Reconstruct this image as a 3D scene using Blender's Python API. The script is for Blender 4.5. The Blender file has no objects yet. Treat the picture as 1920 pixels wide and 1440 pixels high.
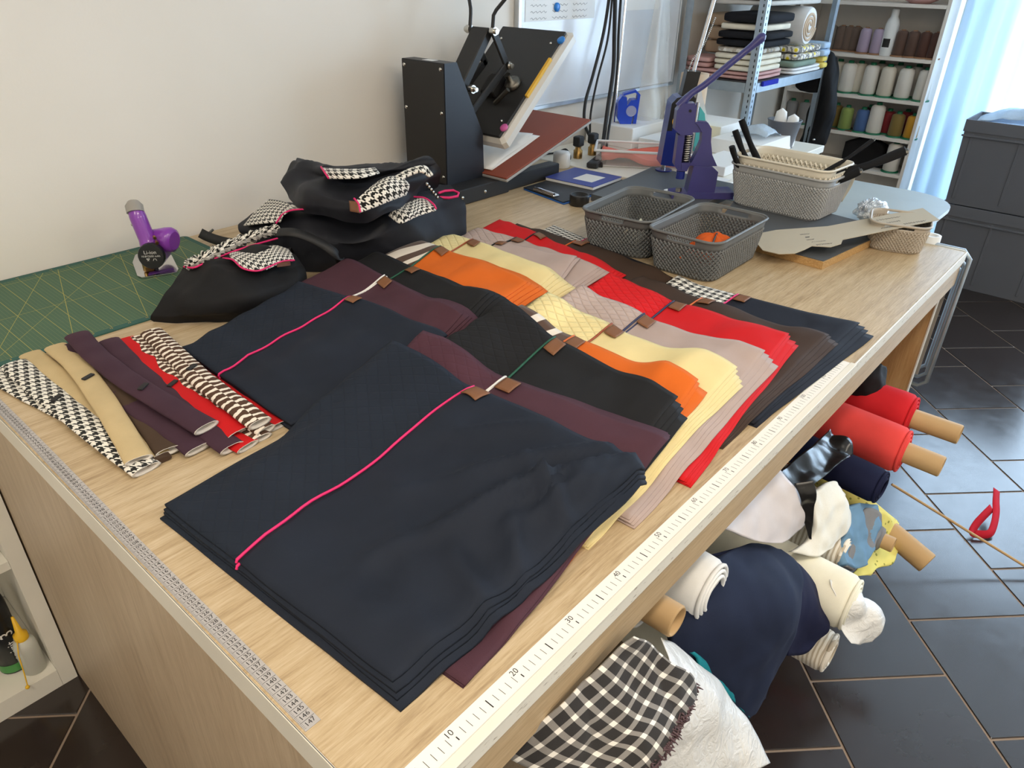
import bpy, bmesh, math, random
from mathutils import Vector, Matrix, noise
random.seed(7)
S = bpy.context.scene
C = S.collection
PI = math.pi

# ------------------------------------------------------------------ camera
# World: X runs along the printed ruler on the front edge of the cutting table,
# Y runs to the wall behind it, Z = 0 is the table top (the floor is Z = -0.9).
YAW, PITCH, ROLL = 0.709808, -0.526032, 0.0206872
CAM = Vector((-0.21048, -0.331884, 0.674257))
FPX = 1359.2
FW = Vector((math.cos(YAW)*math.cos(PITCH), math.sin(YAW)*math.cos(PITCH), math.sin(PITCH)))
_r = FW.cross(Vector((0, 0, 1))).normalized(); _u = _r.cross(FW)
RT = _r*math.cos(ROLL) + _u*math.sin(ROLL)
UP = _u*math.cos(ROLL) - _r*math.sin(ROLL)
cd = bpy.data.cameras.new('camera'); cam = bpy.data.objects.new('camera', cd); C.objects.link(cam)
cd.sensor_fit = 'HORIZONTAL'; cd.sensor_width = 36.0; cd.lens = FPX*36.0/1920.0
cd.clip_start = 0.02; cd.clip_end = 60
m = Matrix((RT, UP, -FW)).transposed().to_4x4(); m.translation = CAM
cam.matrix_world = m
S.camera = cam

# ------------------------------------------------------------------ world and exposure
W = bpy.data.worlds.new('daylight'); S.world = W; W.use_nodes = True
bg = W.node_tree.nodes['Background']
bg.inputs[0].default_value = (0.58, 0.78, 1.0, 1); bg.inputs[1].default_value = 11.0
S.view_settings.view_transform = 'Standard'; S.view_settings.look = 'None'
S.view_settings.gamma = 1.0; S.view_settings.use_curve_mapping = False
S.view_settings.exposure = 0.0

def area(name, loc, rot, sx, sy, energy, col, portal=False):
    l = bpy.data.lights.new(name, 'AREA'); l.shape = 'RECTANGLE'; l.size = sx; l.size_y = sy
    l.energy = energy; l.color = col
    o = bpy.data.objects.new(name, l); C.objects.link(o); o.location = loc; o.rotation_euler = rot
    if portal: l.cycles.is_portal = True
    return o
FZ = -0.9                       # floor height
CEIL = 1.85
WALLY = 1.635                   # face of the wall behind the table
ENDX = 5.0                      # face of the far wall with the window
# the window's portal (guides daylight through the opening) and the ceiling lamps' light
area('window_portal', (ENDX+0.02, -0.75, 0.42), (0, PI/2, 0), 2.5, 2.6, 1.0, (1, 1, 1), True)
LAMPS = [(0.30, -0.55), (1.8, -1.8), (-1.35, 0.10), (-0.7, -1.9)]
LAMP_W = 20.0
for i, (lx, ly) in enumerate(LAMPS):
    area('ceiling_lamp_light', (lx, ly, CEIL-0.075), (0, 0, 0), 1.15, 0.25, LAMP_W, (1.0, 0.87, 0.70))

# ------------------------------------------------------------------ helpers
def ray(u, v): return RT*((u-960.0)/FPX) - UP*((v-720.0)/FPX) + FW
def atz(u, v, z=0.0):
    d = ray(u, v); return CAM + d*((z-CAM.z)/d.z)
def atx(u, v, x):
    d = ray(u, v); return CAM + d*((x-CAM.x)/d.x)
def aty(u, v, y):
    d = ray(u, v); return CAM + d*((y-CAM.y)/d.y)
def V(*a): return Vector(a)
def lerp(a, b, t): return a + (b-a)*t
def sstep(a, b, x):
    t = max(0.0, min(1.0, (x-a)/(b-a))); return t*t*(3-2*t)

MATS = {}
def tag(o, label=None, cat=None, group=None, kind=None):
    if label: o['label'] = label
    if cat: o['category'] = cat
    if group: o['group'] = group
    if kind: o['kind'] = kind
    return o
def thing(name, label, cat, loc=(0, 0, 0), group=None, rotz=0):
    o = bpy.data.objects.new(name, None); C.objects.link(o)
    o.location = loc; o.rotation_euler = (0, 0, rotz); o.empty_display_size = 0.05
    return tag(o, label, cat, group)
def link(name, me, mat=None, parent=None):
    o = bpy.data.objects.new(name, me); C.objects.link(o)
    if mat is not None and not me.materials:
        for k in (mat if isinstance(mat, (list, tuple)) else [mat]): me.materials.append(MATS[k])
    if parent is not None:
        o.parent = parent
        if parent.type == 'EMPTY' and parent.get('_world'): pass
    return o
def copy_tree(o, parent=None):
    c = o.copy(); C.objects.link(c); c.parent = parent
    for ch in list(o.children): copy_tree(ch, c)
    return c

class MB:
    """collects shapes; build() links them as ONE mesh object (coordinates are the parent's space)"""
    def __init__(s): s.v = []; s.f = []; s.sm = []; s.mi = []; s.uv = None; s.cur = 0
    def add(s, vs, fs, smooth=False):
        b = len(s.v); s.v += [Vector(p) for p in vs]
        for f in fs: s.f.append([b+i for i in f]); s.sm.append(smooth); s.mi.append(s.cur)
        return s
    def box(s, x0, x1, y0, y1, z0, z1, M=None):
        vs = [V(x, y, z) for z in (z0, z1) for y in (y0, y1) for x in (x0, x1)]
        if M: vs = [M @ p for p in vs]
        return s.add(vs, [(0, 2, 3, 1), (4, 5, 7, 6), (0, 1, 5, 4), (2, 6, 7, 3), (0, 4, 6, 2), (1, 3, 7, 5)])
    def bbox(s, x0, x1, y0, y1, z0, z1, b=0.004, M=None):
        # box with chamfered vertical and horizontal edges (3 stacked loops)
        def loop(i, z):
            return [V(x0+i+b, y0+i, z), V(x1-i-b, y0+i, z), V(x1-i, y0+i+b, z), V(x1-i, y1-i-b, z), V(x1-i-b, y1-i, z), V(x0+i+b, y1-i, z), V(x0+i, y1-i-b, z), V(x0+i, y0+i+b, z)]
        L = [loop(b, z0), loop(0, z0+b), loop(0, z1-b), loop(b, z1)]
        vs = [p for l in L for p in l]
        if M: vs = [M @ p for p in vs]
        fs = [tuple(range(7, -1, -1)), tuple(range(24, 32))]
        for k in range(3):
            for i in range(8): j = (i+1) % 8; fs.append((k*8+i, k*8+j, k*8+8+j, k*8+8+i))
        return s.add(vs, fs)
    def cyl(s, a, b, r0, r1=None, n=16, caps=True, smooth=True):
        a = Vector(a); b = Vector(b); r1 = r0 if r1 is None else r1
        d = (b-a).normalized(); x = d.orthogonal().normalized(); y = d.cross(x)
        vs = []
        for c, r in ((a, r0), (b, r1)):
            for i in range(n): t = 2*PI*i/n; vs.append(c + x*(r*math.cos(t)) + y*(r*math.sin(t)))
        s.add(vs, [(i, (i+1) % n, n+(i+1) % n, n+i) for i in range(n)], smooth)
        if caps:
            s.add(vs[:n], [tuple(range(n-1, -1, -1))]); s.add(vs[n:], [tuple(range(n))])
        return s
    def tube(s, pts, r, n=8, caps=True, flat=1.0):
        pts = [Vector(p) for p in pts]; rr = r if isinstance(r, (list, tuple)) else [r]*len(pts)
        vs = []; x = None
        for i, p in enumerate(pts):
            d = (pts[min(i+1, len(pts)-1)] - pts[max(i-1, 0)])
            d = d.normalized() if d.length > 1e-9 else V(0, 0, 1)
            if x is None: x = d.orthogonal().normalized()
            x = (x - d*x.dot(d)); x = x.normalized() if x.length > 1e-6 else d.orthogonal().normalized()
            y = d.cross(x)
            for k in range(n): t = 2*PI*k/n; vs.append(p + x*(rr[i]*math.cos(t)) + y*(rr[i]*flat*math.sin(t)))
        fs = [(i*n+k, i*n+(k+1) % n, (i+1)*n+(k+1) % n, (i+1)*n+k) for i in range(len(pts)-1) for k in range(n)]
        s.add(vs, fs, True)
        if caps: s.add(vs[:n], [tuple(range(n-1, -1, -1))]); s.add(vs[-n:], [tuple(range(n))])
        return s
    def lathe(s, prof, c=(0, 0, 0), n=24, M=None, smooth=True):
        vs = []; c = Vector(c)
        for r, z in prof:
            for i in range(n): t = 2*PI*i/n; vs.append(c + V(r*math.cos(t), r*math.sin(t), z))
        if M: vs = [M @ p for p in vs]
        fs = [(k*n+i, k*n+(i+1) % n, (k+1)*n+(i+1) % n, (k+1)*n+i) for k in range(len(prof)-1) for i in range(n)]
        s.add(vs, fs, smooth)
        if prof[0][0] > 1e-5: s.add(vs[:n], [tuple(range(n-1, -1, -1))])
        if prof[-1][0] > 1e-5: s.add(vs[-n:], [tuple(range(n))])
        return s
    def prism(s, poly, h, M=None, smooth=False):
        # poly: list of 3-D points of one face, h: extrusion vector
        n = len(poly); h = Vector(h); a = [Vector(p) for p in poly]; b = [p+h for p in a]
        vs = a+b
        if M: vs = [M @ p for p in vs]
        s.add(vs, [tuple(range(n-1, -1, -1)), tuple(range(n, 2*n))])
        s.add(vs, [(i, (i+1) % n, n+(i+1) % n, n+i) for i in range(n)], smooth)
        return s
    def sphere(s, c, r, n=12, sc=(1, 1, 1)):
        prof = [(max(1e-6, r*math.sin(PI*k/n)), -r*math.cos(PI*k/n)) for k in range(n+1)]
        M = Matrix.Translation(c) @ Matrix.Diagonal((sc[0], sc[1], sc[2], 1))
        return s.lathe(prof, n=n+4, M=M)
    def mesh(s, name):
        me = bpy.data.meshes.new(name); me.from_pydata([tuple(p) for p in s.v], [], s.f); me.update()
        for i, p in enumerate(me.polygons): p.use_smooth = s.sm[i]; p.material_index = s.mi[i]
        if s.uv:
            l = me.uv_layers.new(name='UVMap')
            for lp in me.loops: l.data[lp.index].uv = s.uv[lp.vertex_index]
        return me
    def build(s, name, mat, parent=None): return link(name, s.mesh(name), mat, parent)

def fix_normals(o):
    bm = bmesh.new(); bm.from_mesh(o.data); bmesh.ops.recalc_face_normals(bm, faces=bm.faces); bm.to_mesh(o.data); bm.free(); return o

def crom(P, t):
    """Catmull-Rom through the list P (numbers or Vectors), t in 0..1"""
    n = len(P)-1; x = max(0.0, min(1.0, t))*n; i = min(int(x), n-1); f = x-i
    p1, p2 = P[i], P[i+1]
    p0 = P[i-1] if i > 0 else p1*2-p2
    p3 = P[i+2] if i+2 <= n else p2*2-p1
    return (p1*2 + (p2-p0)*f + (p0*2-p1*5+p2*4-p3)*(f*f) + (p1*3-p0-p2*3+p3)*(f*f*f))*0.5

def fbm(p, s=1.0, o=3):
    v = 0.0; a = 1.0; q = Vector(p)*s
    for _ in range(o): v += a*noise.noise(q); q = q*2.03; a *= 0.5
    return v

def loft(name, rows, mat, parent=None, nu=40, nv=30, wr=0.0, wf=12.0, th=0.0, seed=0.0, uvs=1.0, stretch=(1, 1, 1), closed=False, crease=0.0):
    """smooth surface through rows of 3-D points; wr/wf wrinkle height and frequency; th closes it into a thick sheet"""
    G = []
    R = [[Vector(p) for p in r] for r in rows]
    for j in range(nv+1):
        col = []
        for i in range(nu+1):
            col.append(crom([crom(r, i/nu) for r in R], j/nv))
        G.append(col)
    def nrm(j, i):
        a = G[j][min(i+1, nu)]-G[j][max(i-1, 0)]; b = G[min(j+1, nv)][i]-G[max(j-1, 0)][i]
        n = a.cross(b); return n.normalized() if n.length > 1e-12 else V(0, 0, 1)
    N = [[nrm(j, i) for i in range(nu+1)] for j in range(nv+1)]
    if wr:
        for j in range(nv+1):
            for i in range(nu+1):
                p = G[j][i]; q = V(p.x*stretch[0], p.y*stretch[1], p.z*stretch[2])
                w = fbm(q + V(seed, seed*1.7, 0), wf, 3)
                if crease: w = w*(1-crease) + crease*(0.6-2.2*abs(noise.noise(q*wf*0.8+V(seed*3, 0, seed))))
                G[j][i] = p + N[j][i]*(wr*w)
    b = MB(); uv = []
    vs = []
    for j in range(nv+1):
        for i in range(nu+1): vs.append(G[j][i])
    # UV from arc length so patterns keep their real size
    U = [[0.0]*(nu+1) for _ in range(nv+1)]; Vv = [[0.0]*(nu+1) for _ in range(nv+1)]
    for j in range(nv+1):
        for i in range(1, nu+1): U[j][i] = U[j][i-1] + (G[nv//2][i]-G[nv//2][i-1]).length
    for i in range(nu+1):
        for j in range(1, nv+1): Vv[j][i] = Vv[j-1][i] + (G[j][nu//2]-G[j-1][nu//2]).length
    for j in range(nv+1):
        for i in range(nu+1): uv.append((U[j][i]*uvs, Vv[j][i]*uvs))
    w = nu+1
    fs = [(j*w+i, j*w+i+1, (j+1)*w+i+1, (j+1)*w+i) for j in range(nv) for i in range(nu)]
    b.add(vs, fs, True)
    if th:
        k = len(vs)
        lo = [G[j][i]-N[j][i]*th for j in range(nv+1) for i in range(nu+1)]
        b.v += lo; uv += uv[:k]
        for f in fs: b.f.append([k+q for q in reversed(f)]); b.sm.append(True); b.mi.append(0)
        rim = [i for i in range(nu+1)] + [j*w+nu for j in range(1, nv+1)] + [nv*w+i for i in range(nu-1, -1, -1)] + [j*w for j in range(nv-1, 0, -1)]
        for q in range(len(rim)):
            a, c = rim[q], rim[(q+1) % len(rim)]
            b.f.append([c, a, k+a, k+c]); b.sm.append(True); b.mi.append(0)
    b.uv = uv
    return b.build(name, mat, parent)

def text_mesh(txt, size, M, ext=0.0):
    """lettering as plain polygons (returned as verts, faces) placed with matrix M"""
    cu = bpy.data.curves.new('lettering', 'FONT'); cu.body = txt; cu.size = size; cu.extrude = ext
    cu.align_x = 'CENTER'; cu.align_y = 'CENTER'; cu.resolution_u = 2
    o = bpy.data.objects.new('lettering', cu)
    C.objects.link(o)
    dg = bpy.context.evaluated_depsgraph_get(); e = o.evaluated_get(dg); me = e.to_mesh()
    vs = [M @ v.co for v in me.vertices]; fs = [tuple(p.vertices) for p in me.polygons]
    e.to_mesh_clear(); bpy.data.objects.remove(o); bpy.data.curves.remove(cu)
    return vs, fs
_glyph = {}
def glyphs(txt, size, M):
    k = (txt, size)
    if k not in _glyph: _glyph[k] = text_mesh(txt, size, Matrix.Identity(4))
    vs, fs = _glyph[k]
    return [M @ v for v in vs], fs
def frame(o, x, y, z=None):
    """matrix with given origin, x axis and y axis"""
    x = Vector(x).normalized(); z = x.cross(Vector(y)).normalized(); y = z.cross(x)
    M = Matrix((x, y, z)).transposed().to_4x4(); M.translation = Vector(o); return M
# ------------------------------------------------------------------ materials
class NT:
    def __init__(s, name):
        s.m = bpy.data.materials.new(name); s.m.use_nodes = True; s.t = s.m.node_tree
        s.b = s.t.nodes['Principled BSDF']; s.out = s.t.nodes['Material Output']; MATS[name] = s.m
    def n(s, typ, **kw):
        o = s.t.nodes.new(typ)
        for k, v in kw.items():
            if k.startswith('i_'): s.set(o.inputs[k[2:].replace('_', ' ')], v)
            else: setattr(o, k, v)
        return o
    def set(s, inp, v):
        if isinstance(v, bpy.types.NodeSocket): s.t.links.new(v, inp)
        else: inp.default_value = v
    def math(s, op, a, b=0.0, c=None):
        o = s.t.nodes.new('ShaderNodeMath'); o.operation = op; s.set(o.inputs[0], a); s.set(o.inputs[1], b)
        if c is not None: s.set(o.inputs[2], c)
        return o.outputs[0]
    def mix(s, f, a, b):
        o = s.t.nodes.new('ShaderNodeMix'); o.data_type = 'RGBA'; s.set(o.inputs[0], f)
        for i, v in ((6, a), (7, b)): s.set(o.inputs[i], v if isinstance(v, bpy.types.NodeSocket) else (*v[:3], 1))
        return o.outputs[2]
    def ramp(s, f, stops):
        o = s.t.nodes.new('ShaderNodeValToRGB'); s.set(o.inputs[0], f); e = o.color_ramp.elements
        while len(e) < len(stops): e.new(0.5)
        for k, (p, c) in enumerate(stops): e[k].position = p; e[k].color = (*c[:3], 1) if not isinstance(c, float) else (c, c, c, 1)
        return o.outputs[0]
    def co(s, kind='Object'): return s.n('ShaderNodeTexCoord').outputs[kind]
    def map(s, vec, scale=(1, 1, 1), loc=(0, 0, 0), rot=(0, 0, 0)):
        o = s.n('ShaderNodeMapping'); s.set(o.inputs[0], vec)
        o.inputs[1].default_value = loc; o.inputs[2].default_value = rot; o.inputs[3].default_value = scale; return o.outputs[0]
    def noise(s, vec, sc=5, det=3, rough=0.5, dist=0.0):
        o = s.n('ShaderNodeTexNoise'); s.set(o.inputs['Vector'], vec); o.inputs['Scale'].default_value = sc
        o.inputs['Detail'].default_value = det; o.inputs['Roughness'].default_value = rough; o.inputs['Distortion'].default_value = dist
        return o.outputs[0]
    def bump(s, h, st=0.3, dist=0.001):
        o = s.n('ShaderNodeBump'); o.inputs['Strength'].default_value = st; o.inputs['Distance'].default_value = dist
        s.set(o.inputs['Height'], h); s.t.links.new(o.outputs[0], s.b.inputs['Normal'])
    def sep(s, vec):
        o = s.n('ShaderNodeSeparateXYZ'); s.set(o.inputs[0], vec); return o.outputs
    def col(s, v): s.set(s.b.inputs['Base Color'], v if isinstance(v, bpy.types.NodeSocket) else (*v[:3], 1)); return s
    def p(s, **kw):
        for k, v in kw.items():
            s.set(s.b.inputs[{'rough': 'Roughness', 'metal': 'Metallic', 'sheen': 'Sheen Weight', 'sheenr': 'Sheen Roughness', 'spec': 'Specular IOR Level', 'trans': 'Transmission Weight', 'alpha': 'Alpha', 'ior': 'IOR', 'coat': 'Coat Weight', 'sss': 'Subsurface Weight'}[k]], v)
        return s
def lin(r, g, b):
    f = lambda c: (c/255/12.92) if c <= 10 else ((c/255+0.055)/1.055)**2.4
    return (f(r), f(g), f(b))
def plain(name, rgb, rough=0.5, metal=0.0, var=0.06, bump=0.0, bs=200, spec=0.5, **kw):
    """solid colour with slight procedural variation"""
    t = NT(name); c = lin(*rgb); v = t.co()
    nz = t.noise(v, 9, 3)
    t.col(t.mix(nz, [x*(1-var) for x in c], [min(1, x*(1+var)) for x in c])); t.p(rough=rough, metal=metal, spec=spec, **kw)
    if bump: t.bump(t.noise(v, bs, 2), bump, 0.001)
    return t
def cloth(name, rgb, rough=0.85, sheen=0.25, weave=900, var=0.12, nap=0.0, spec=0.2):
    """woven cloth or short-pile velvet: fibre relief, soft brushed patches and a pile sheen"""
    t = NT(name); c = lin(*rgb); v = t.co()
    patch = t.noise(v, 11, 3, 0.55); fine = t.noise(v, weave, 1)
    f = t.math('ADD', t.math('MULTIPLY', patch, 0.8), t.math('MULTIPLY', fine, 0.2))
    t.col(t.mix(f, [x*(1-var*2) for x in c], [min(1, x*(1+var*2)) for x in c]))
    t.p(rough=rough, sheen=sheen, sheenr=0.45, spec=spec)
    t.set(t.b.inputs['Sheen Tint'], (*[min(1, x*1.6+0.05) for x in c], 1))
    t.bump(fine, 0.25, 0.0006); return t
def quilted(name, rgb, cell=0.024, rough=0.85, sheen=0.25, var=0.12, depth=0.004):
    """the same velvet stitched in diamonds (relief of the stitching)"""
    t = NT(name); c = lin(*rgb); uv = t.co('UV'); x, y, z = t.sep(uv)
    a = t.math('MULTIPLY', t.math('ADD', x, t.math('MULTIPLY', y, 0.75)), 1/cell); b = t.math('MULTIPLY', t.math('SUBTRACT', x, t.math('MULTIPLY', y, 0.75)), 1/cell)
    h = None
    for q in (a, b):
        d = t.math('ABSOLUTE', t.math('SUBTRACT', t.math('FRACT', q), 0.5))       # 0.5 at the stitch line
        s_ = t.math('SUBTRACT', 1.0, t.math('POWER', t.math('MULTIPLY', d, 2.0), 6.0))
        h = s_ if h is None else t.math('MULTIPLY', h, s_)
    v = t.co(); patch = t.noise(v, 11, 3)
    t.col(t.mix(patch, [k*(1-var*2) for k in c], [min(1, k*(1+var*2)) for k in c]))
    t.p(rough=rough, sheen=sheen, spec=0.2); t.set(t.b.inputs['Sheen Tint'], (*[min(1, k*1.6+0.05) for k in c], 1))
    t.bump(h, 0.9, depth); return t
def hound(name, cell=0.014, dark=(30, 30, 28), light=(236, 232, 222), rot=0.0):
    t = NT(name); uv = t.map(t.co('UV'), (1/cell, 1/cell, 1), rot=(0, 0, rot)); x, y, z = t.sep(uv)
    fr = lambda q: t.math('LESS_THAN', t.math('FRACT', q), 0.5)
    wa, we = fr(x), fr(y); sel = fr(t.math('MULTIPLY', t.math('ADD', x, y), 2.0))
    f = t.math('ADD', t.math('MULTIPLY', sel, wa), t.math('MULTIPLY', t.math('SUBTRACT', 1.0, sel), we))
    t.col(t.mix(f, lin(*dark), lin(*light))); t.p(rough=0.9, sheen=0.15, spec=0.15)
    t.bump(t.noise(t.co(), 700, 2), 0.4, 0.001); return t
def zebra(name, sc=18.0, rot=0.3, stretch=(0.35, 1.0, 1)):
    t = NT(name); uv = t.map(t.co('UV'), stretch, rot=(0, 0, rot))
    o = t.n('ShaderNodeTexWave'); t.set(o.inputs['Vector'], uv); o.inputs['Scale'].default_value = sc
    o.inputs['Distortion'].default_value = 5.0; o.inputs['Detail'].default_value = 1.5; o.inputs['Detail Scale'].default_value = 1.3; o.bands_direction = 'Y'
    t.col(t.ramp(o.outputs[0], [(0.0, lin(88, 66, 54)), (0.60, lin(88, 66, 54)), (0.66, lin(236, 226, 212)), (1.0, lin(236, 226, 212))]))
    t.p(rough=0.9, sheen=0.15, spec=0.15); t.bump(t.noise(t.co(), 700, 2), 0.3, 0.0008); return t
def zstripe(name):
    """collar cloth: brown with short broken cream bars across"""
    t = NT(name); uv = t.co('UV'); x, y, z = t.sep(uv)
    row = t.math('FLOOR', t.math('MULTIPLY', x, 34.0)); r = t.math('FRACT', t.math('MULTIPLY', t.math('SINE', t.math('MULTIPLY', row, 12.9)), 43.7))
    nz = t.noise(uv, 60, 2)
    k = t.math('FRACT', t.math('ADD', t.math('ADD', t.math('MULTIPLY', y, 56.0), t.math('MULTIPLY', r, 0.9)), t.math('MULTIPLY', nz, 0.8)))
    t.col(t.mix(t.math('LESS_THAN', k, 0.40), lin(86, 64, 52), lin(238, 228, 214))); t.p(rough=0.9, spec=0.15); return t
def gingham(name, cell=0.023):
    t = NT(name); uv = t.co('UV'); x, y, z = t.sep(uv)
    st = lambda q: t.math('LESS_THAN', t.math('FRACT', t.math('MULTIPLY', q, 1/cell)), 0.32)
    a, b = st(x), st(y); f = t.math('MULTIPLY', t.math('ADD', a, b), 0.5)
    tw = t.math('MULTIPLY', t.math('SUBTRACT', t.noise(t.map(uv, (1, 1, 1), rot=(0, 0, 0.8)), 600, 1), 0.5), 0.5)
    nz = t.noise(uv, 4, 2); dk = t.mix(t.ramp(nz, [(0.56, 0.0), (0.64, 1.0)]), lin(52, 50, 50), lin(62, 48, 50))
    t.col(t.ramp(t.math('ADD', f, t.math('MULTIPLY', tw, 0.3)), [(0.12, lin(50, 48, 48)), (0.30, lin(126, 122, 118)), (0.66, lin(140, 136, 132)), (0.86, lin(232, 228, 220))]))
    t.p(rough=0.9, sheen=0.15, spec=0.15); t.bump(t.noise(uv, 900, 1), 0.3, 0.0008); return t
def wood(name, a, b, c, grain=(1.1, 16, 16), rough=0.45, ring=0.5):
    """oak laminate; the grain runs along the axis with the small scale"""
    t = NT(name); v = t.co(); g = t.map(v, grain)
    big = t.noise(t.map(v, tuple(k*0.35 for k in grain)), 1.4, 3, 0.5, 0.6); streak = t.noise(t.map(v, tuple(k*1.8 for k in grain)), 3.0, 3, 0.6, 0.5)
    fine = t.noise(t.map(v, tuple(k*9 if k > 5 else k*9 for k in grain)), 2.0, 4, 0.7)
    o = t.n('ShaderNodeTexWave', wave_type='RINGS'); t.set(o.inputs['Vector'], t.map(v, tuple(k*0.16 if k > 5 else k*0.55 for k in grain), loc=(0.4, 0.15, 0)))
    o.inputs['Scale'].default_value = 3.2; o.inputs['Distortion'].default_value = 9.0; o.inputs['Detail'].default_value = 2.0; o.inputs['Detail Scale'].default_value = 0.7
    f = t.math('ADD', t.math('ADD', t.math('MULTIPLY', streak, 0.26), t.math('MULTIPLY', fine, 0.46)), t.math('ADD', t.math('MULTIPLY', big, 0.24), t.math('MULTIPLY', o.outputs[0], 0.10*ring)))
    t.col(t.ramp(f, [(0.30, lin(*a)), (0.50, lin(*b)), (0.72, lin(*c))])); t.p(rough=rough, spec=0.4)
    t.bump(fine, 0.12, 0.0006); return t
def metal(name, rgb, rough=0.3):
    t = NT(name); t.col(t.mix(t.noise(t.co(), 30, 3), [k*0.9 for k in lin(*rgb)], lin(*rgb))); t.p(rough=rough, metal=1.0); return t
def film(name, rgb, alpha=0.45, rough=0.25):
    """thin crinkled plastic film"""
    t = NT(name); t.col(lin(*rgb)); t.p(rough=rough, spec=0.6, alpha=alpha)
    t.bump(t.noise(t.co(), 45, 3, 0.6, 1.5), 0.6, 0.006); return t

# setting
wall = NT('wall_paint'); v_ = wall.co()
wall.col(wall.mix(wall.noise(v_, 2.5, 3), lin(228, 222, 212), lin(238, 233, 225))); wall.p(rough=0.8, spec=0.25)
wall.bump(wall.noise(v_, 160, 3), 0.10, 0.0015)
plain('ceiling_paint', (240, 238, 232), 0.9)
tl = NT('floor_tile'); v_ = tl.co('Object')
gi = tl.n('ShaderNodeObjectInfo'); rnd = gi.outputs['Random']
cl = tl.noise(v_, 5, 4, 0.6, 0.5)
tl.col(tl.mix(tl.math('ADD', tl.math('MULTIPLY', cl, 0.7), tl.math('MULTIPLY', rnd, 0.3)), lin(36, 29, 27), lin(50, 41, 38)))
tl.set(tl.b.inputs['Roughness'], tl.ramp(tl.noise(v_, 14, 4, 0.65), [(0.3, 0.17), (0.7, 0.24)])); tl.p(spec=0.6)
tl.bump(tl.noise(v_, 60, 3), 0.04, 0.001)
plain('grout', (150, 132, 116), 0.9)
wood('oak_top', (144, 118, 86), (190, 167, 132), (218, 200, 171), (1.1, 16, 16), 0.36)
wood('oak_side', (156, 134, 108), (184, 163, 136), (204, 185, 160), (16, 16, 1.1))
wood('oak_apron', (160, 132, 96), (192, 165, 128), (212, 188, 152), (1.1, 16, 16))
wood('oak_panel', (150, 112, 68), (186, 148, 98), (204, 170, 122), (16, 16, 1.1))
plain('edge_white', (226, 220, 206), 0.45, bump=0.1)
pw = NT('edge_worn'); v_ = pw.co()
wn = pw.noise(pw.map(v_, (12, 60, 60)), 3, 4, 0.7)
pw.col(pw.mix(pw.ramp(wn, [(0.60, 0.0), (0.68, 1.0)]), lin(232, 227, 214), lin(150, 138, 120))); pw.p(rough=0.5)
plain('ruler_white', (238, 234, 226), 0.4, var=0.03)
plain('tape_grey', (176, 172, 170), 0.6, var=0.10)
plain('ink', (34, 32, 32), 0.7); plain('ink_white', (232, 230, 226), 0.6); plain('ink_brown', (84, 54, 34), 0.7)
plain('cabinet_white', (234, 230, 218), 0.4)
plain('shelf_white', (226, 220, 212), 0.5)
# cutting mat: green with yellow lines every 5 cm, fine 1 cm ticks
cm = NT('mat_green'); x, y, z = cm.sep(cm.co('UV'))
def gl(q, per, w):
    d = cm.math('ABSOLUTE', cm.math('SUBTRACT', cm.math('FRACT', cm.math('ADD', cm.math('MULTIPLY', q, 1/per), 0.5)), 0.5)); return cm.math('LESS_THAN', d, w/per)
big_ = cm.math('MAXIMUM', gl(x, 0.0375, 0.0005), gl(y, 0.20, 0.0005))
sm_ = cm.math('MAXIMUM', gl(x, 0.0075, 0.00028), gl(y, 0.0075, 0.00028))
dg = cm.math('MAXIMUM', gl(cm.math('SUBTRACT', x, y), 0.6, 0.0006), cm.math('MAXIMUM', gl(cm.math('SUBTRACT', x, cm.math('MULTIPLY', y, 0.577)), 0.6, 0.0006), gl(cm.math('SUBTRACT', x, cm.math('MULTIPLY', y, 0.3)), 0.15, 0.0006)))
ins = cm.math('MULTIPLY', cm.math('MULTIPLY', cm.math('GREATER_THAN', x, 0.0), cm.math('LESS_THAN', x, 0.60)), cm.math('MULTIPLY', cm.math('GREATER_THAN', y, 0.0), cm.math('LESS_THAN', y, 0.42)))
base_ = cm.mix(cm.noise(cm.co(), 6, 3), lin(62, 94, 74), lin(76, 108, 86))
g1 = cm.mix(cm.math('MULTIPLY', cm.math('MULTIPLY', sm_, ins), 0.32), base_, lin(170, 168, 110))
g2 = cm.mix(cm.math('MULTIPLY', cm.math('MULTIPLY', cm.math('MAXIMUM', big_, dg), ins), 0.75), g1, lin(192, 178, 84))
bd = cm.mix(ins, lin(48, 92, 84), g2); cm.col(bd); cm.p(rough=0.6, spec=0.3)
# fabrics of the covers
FAB = {'navy': (31, 37, 49), 'plum': (74, 46, 56), 'black': (30, 30, 32), 'orange': (214, 104, 34), 'cream': (226, 206, 150), 'taupe': (176, 156, 148), 'red': (200, 24, 28), 'brown': (62, 46, 36), 'ink_navy': (26, 28, 38)}
for k, c in FAB.items():
    dk = sum(c) < 200
    cloth('velvet_'+k, c, 0.75, 0.10 if dk else 0.2, var=0.16 if dk else 0.08)
    quilted('quilt_'+k, tuple(min(255, int(q*1.06)) for q in c), sheen=0.10 if dk else 0.2, var=0.10, depth=0.0008 if dk else 0.0022)
cloth('jersey_black', (28, 28, 30), 0.7, 0.2); cloth('bag_black', (26, 28, 36), 0.62, 0.25, spec=0.35)
hound('houndstooth', 0.0195); hound('houndstooth_small', 0.0155, rot=0.3); hound('houndstooth_ruffle', 0.012, rot=0.9)
zebra('zebra_print', 6.0); zstripe('zebra_bars')
for k, c in {'pink': (226, 36, 110), 'white': (236, 232, 226), 'green': (28, 84, 62), 'navyp': (34, 34, 70), 'rust': (150, 70, 30), 'blackp': (26, 26, 28), 'orangep': (220, 110, 40)}.items(): plain('pipe_'+k, c, 0.6)
plain('leather', (126, 82, 50), 0.55, bump=0.25, bs=500, var=0.15)
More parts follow.
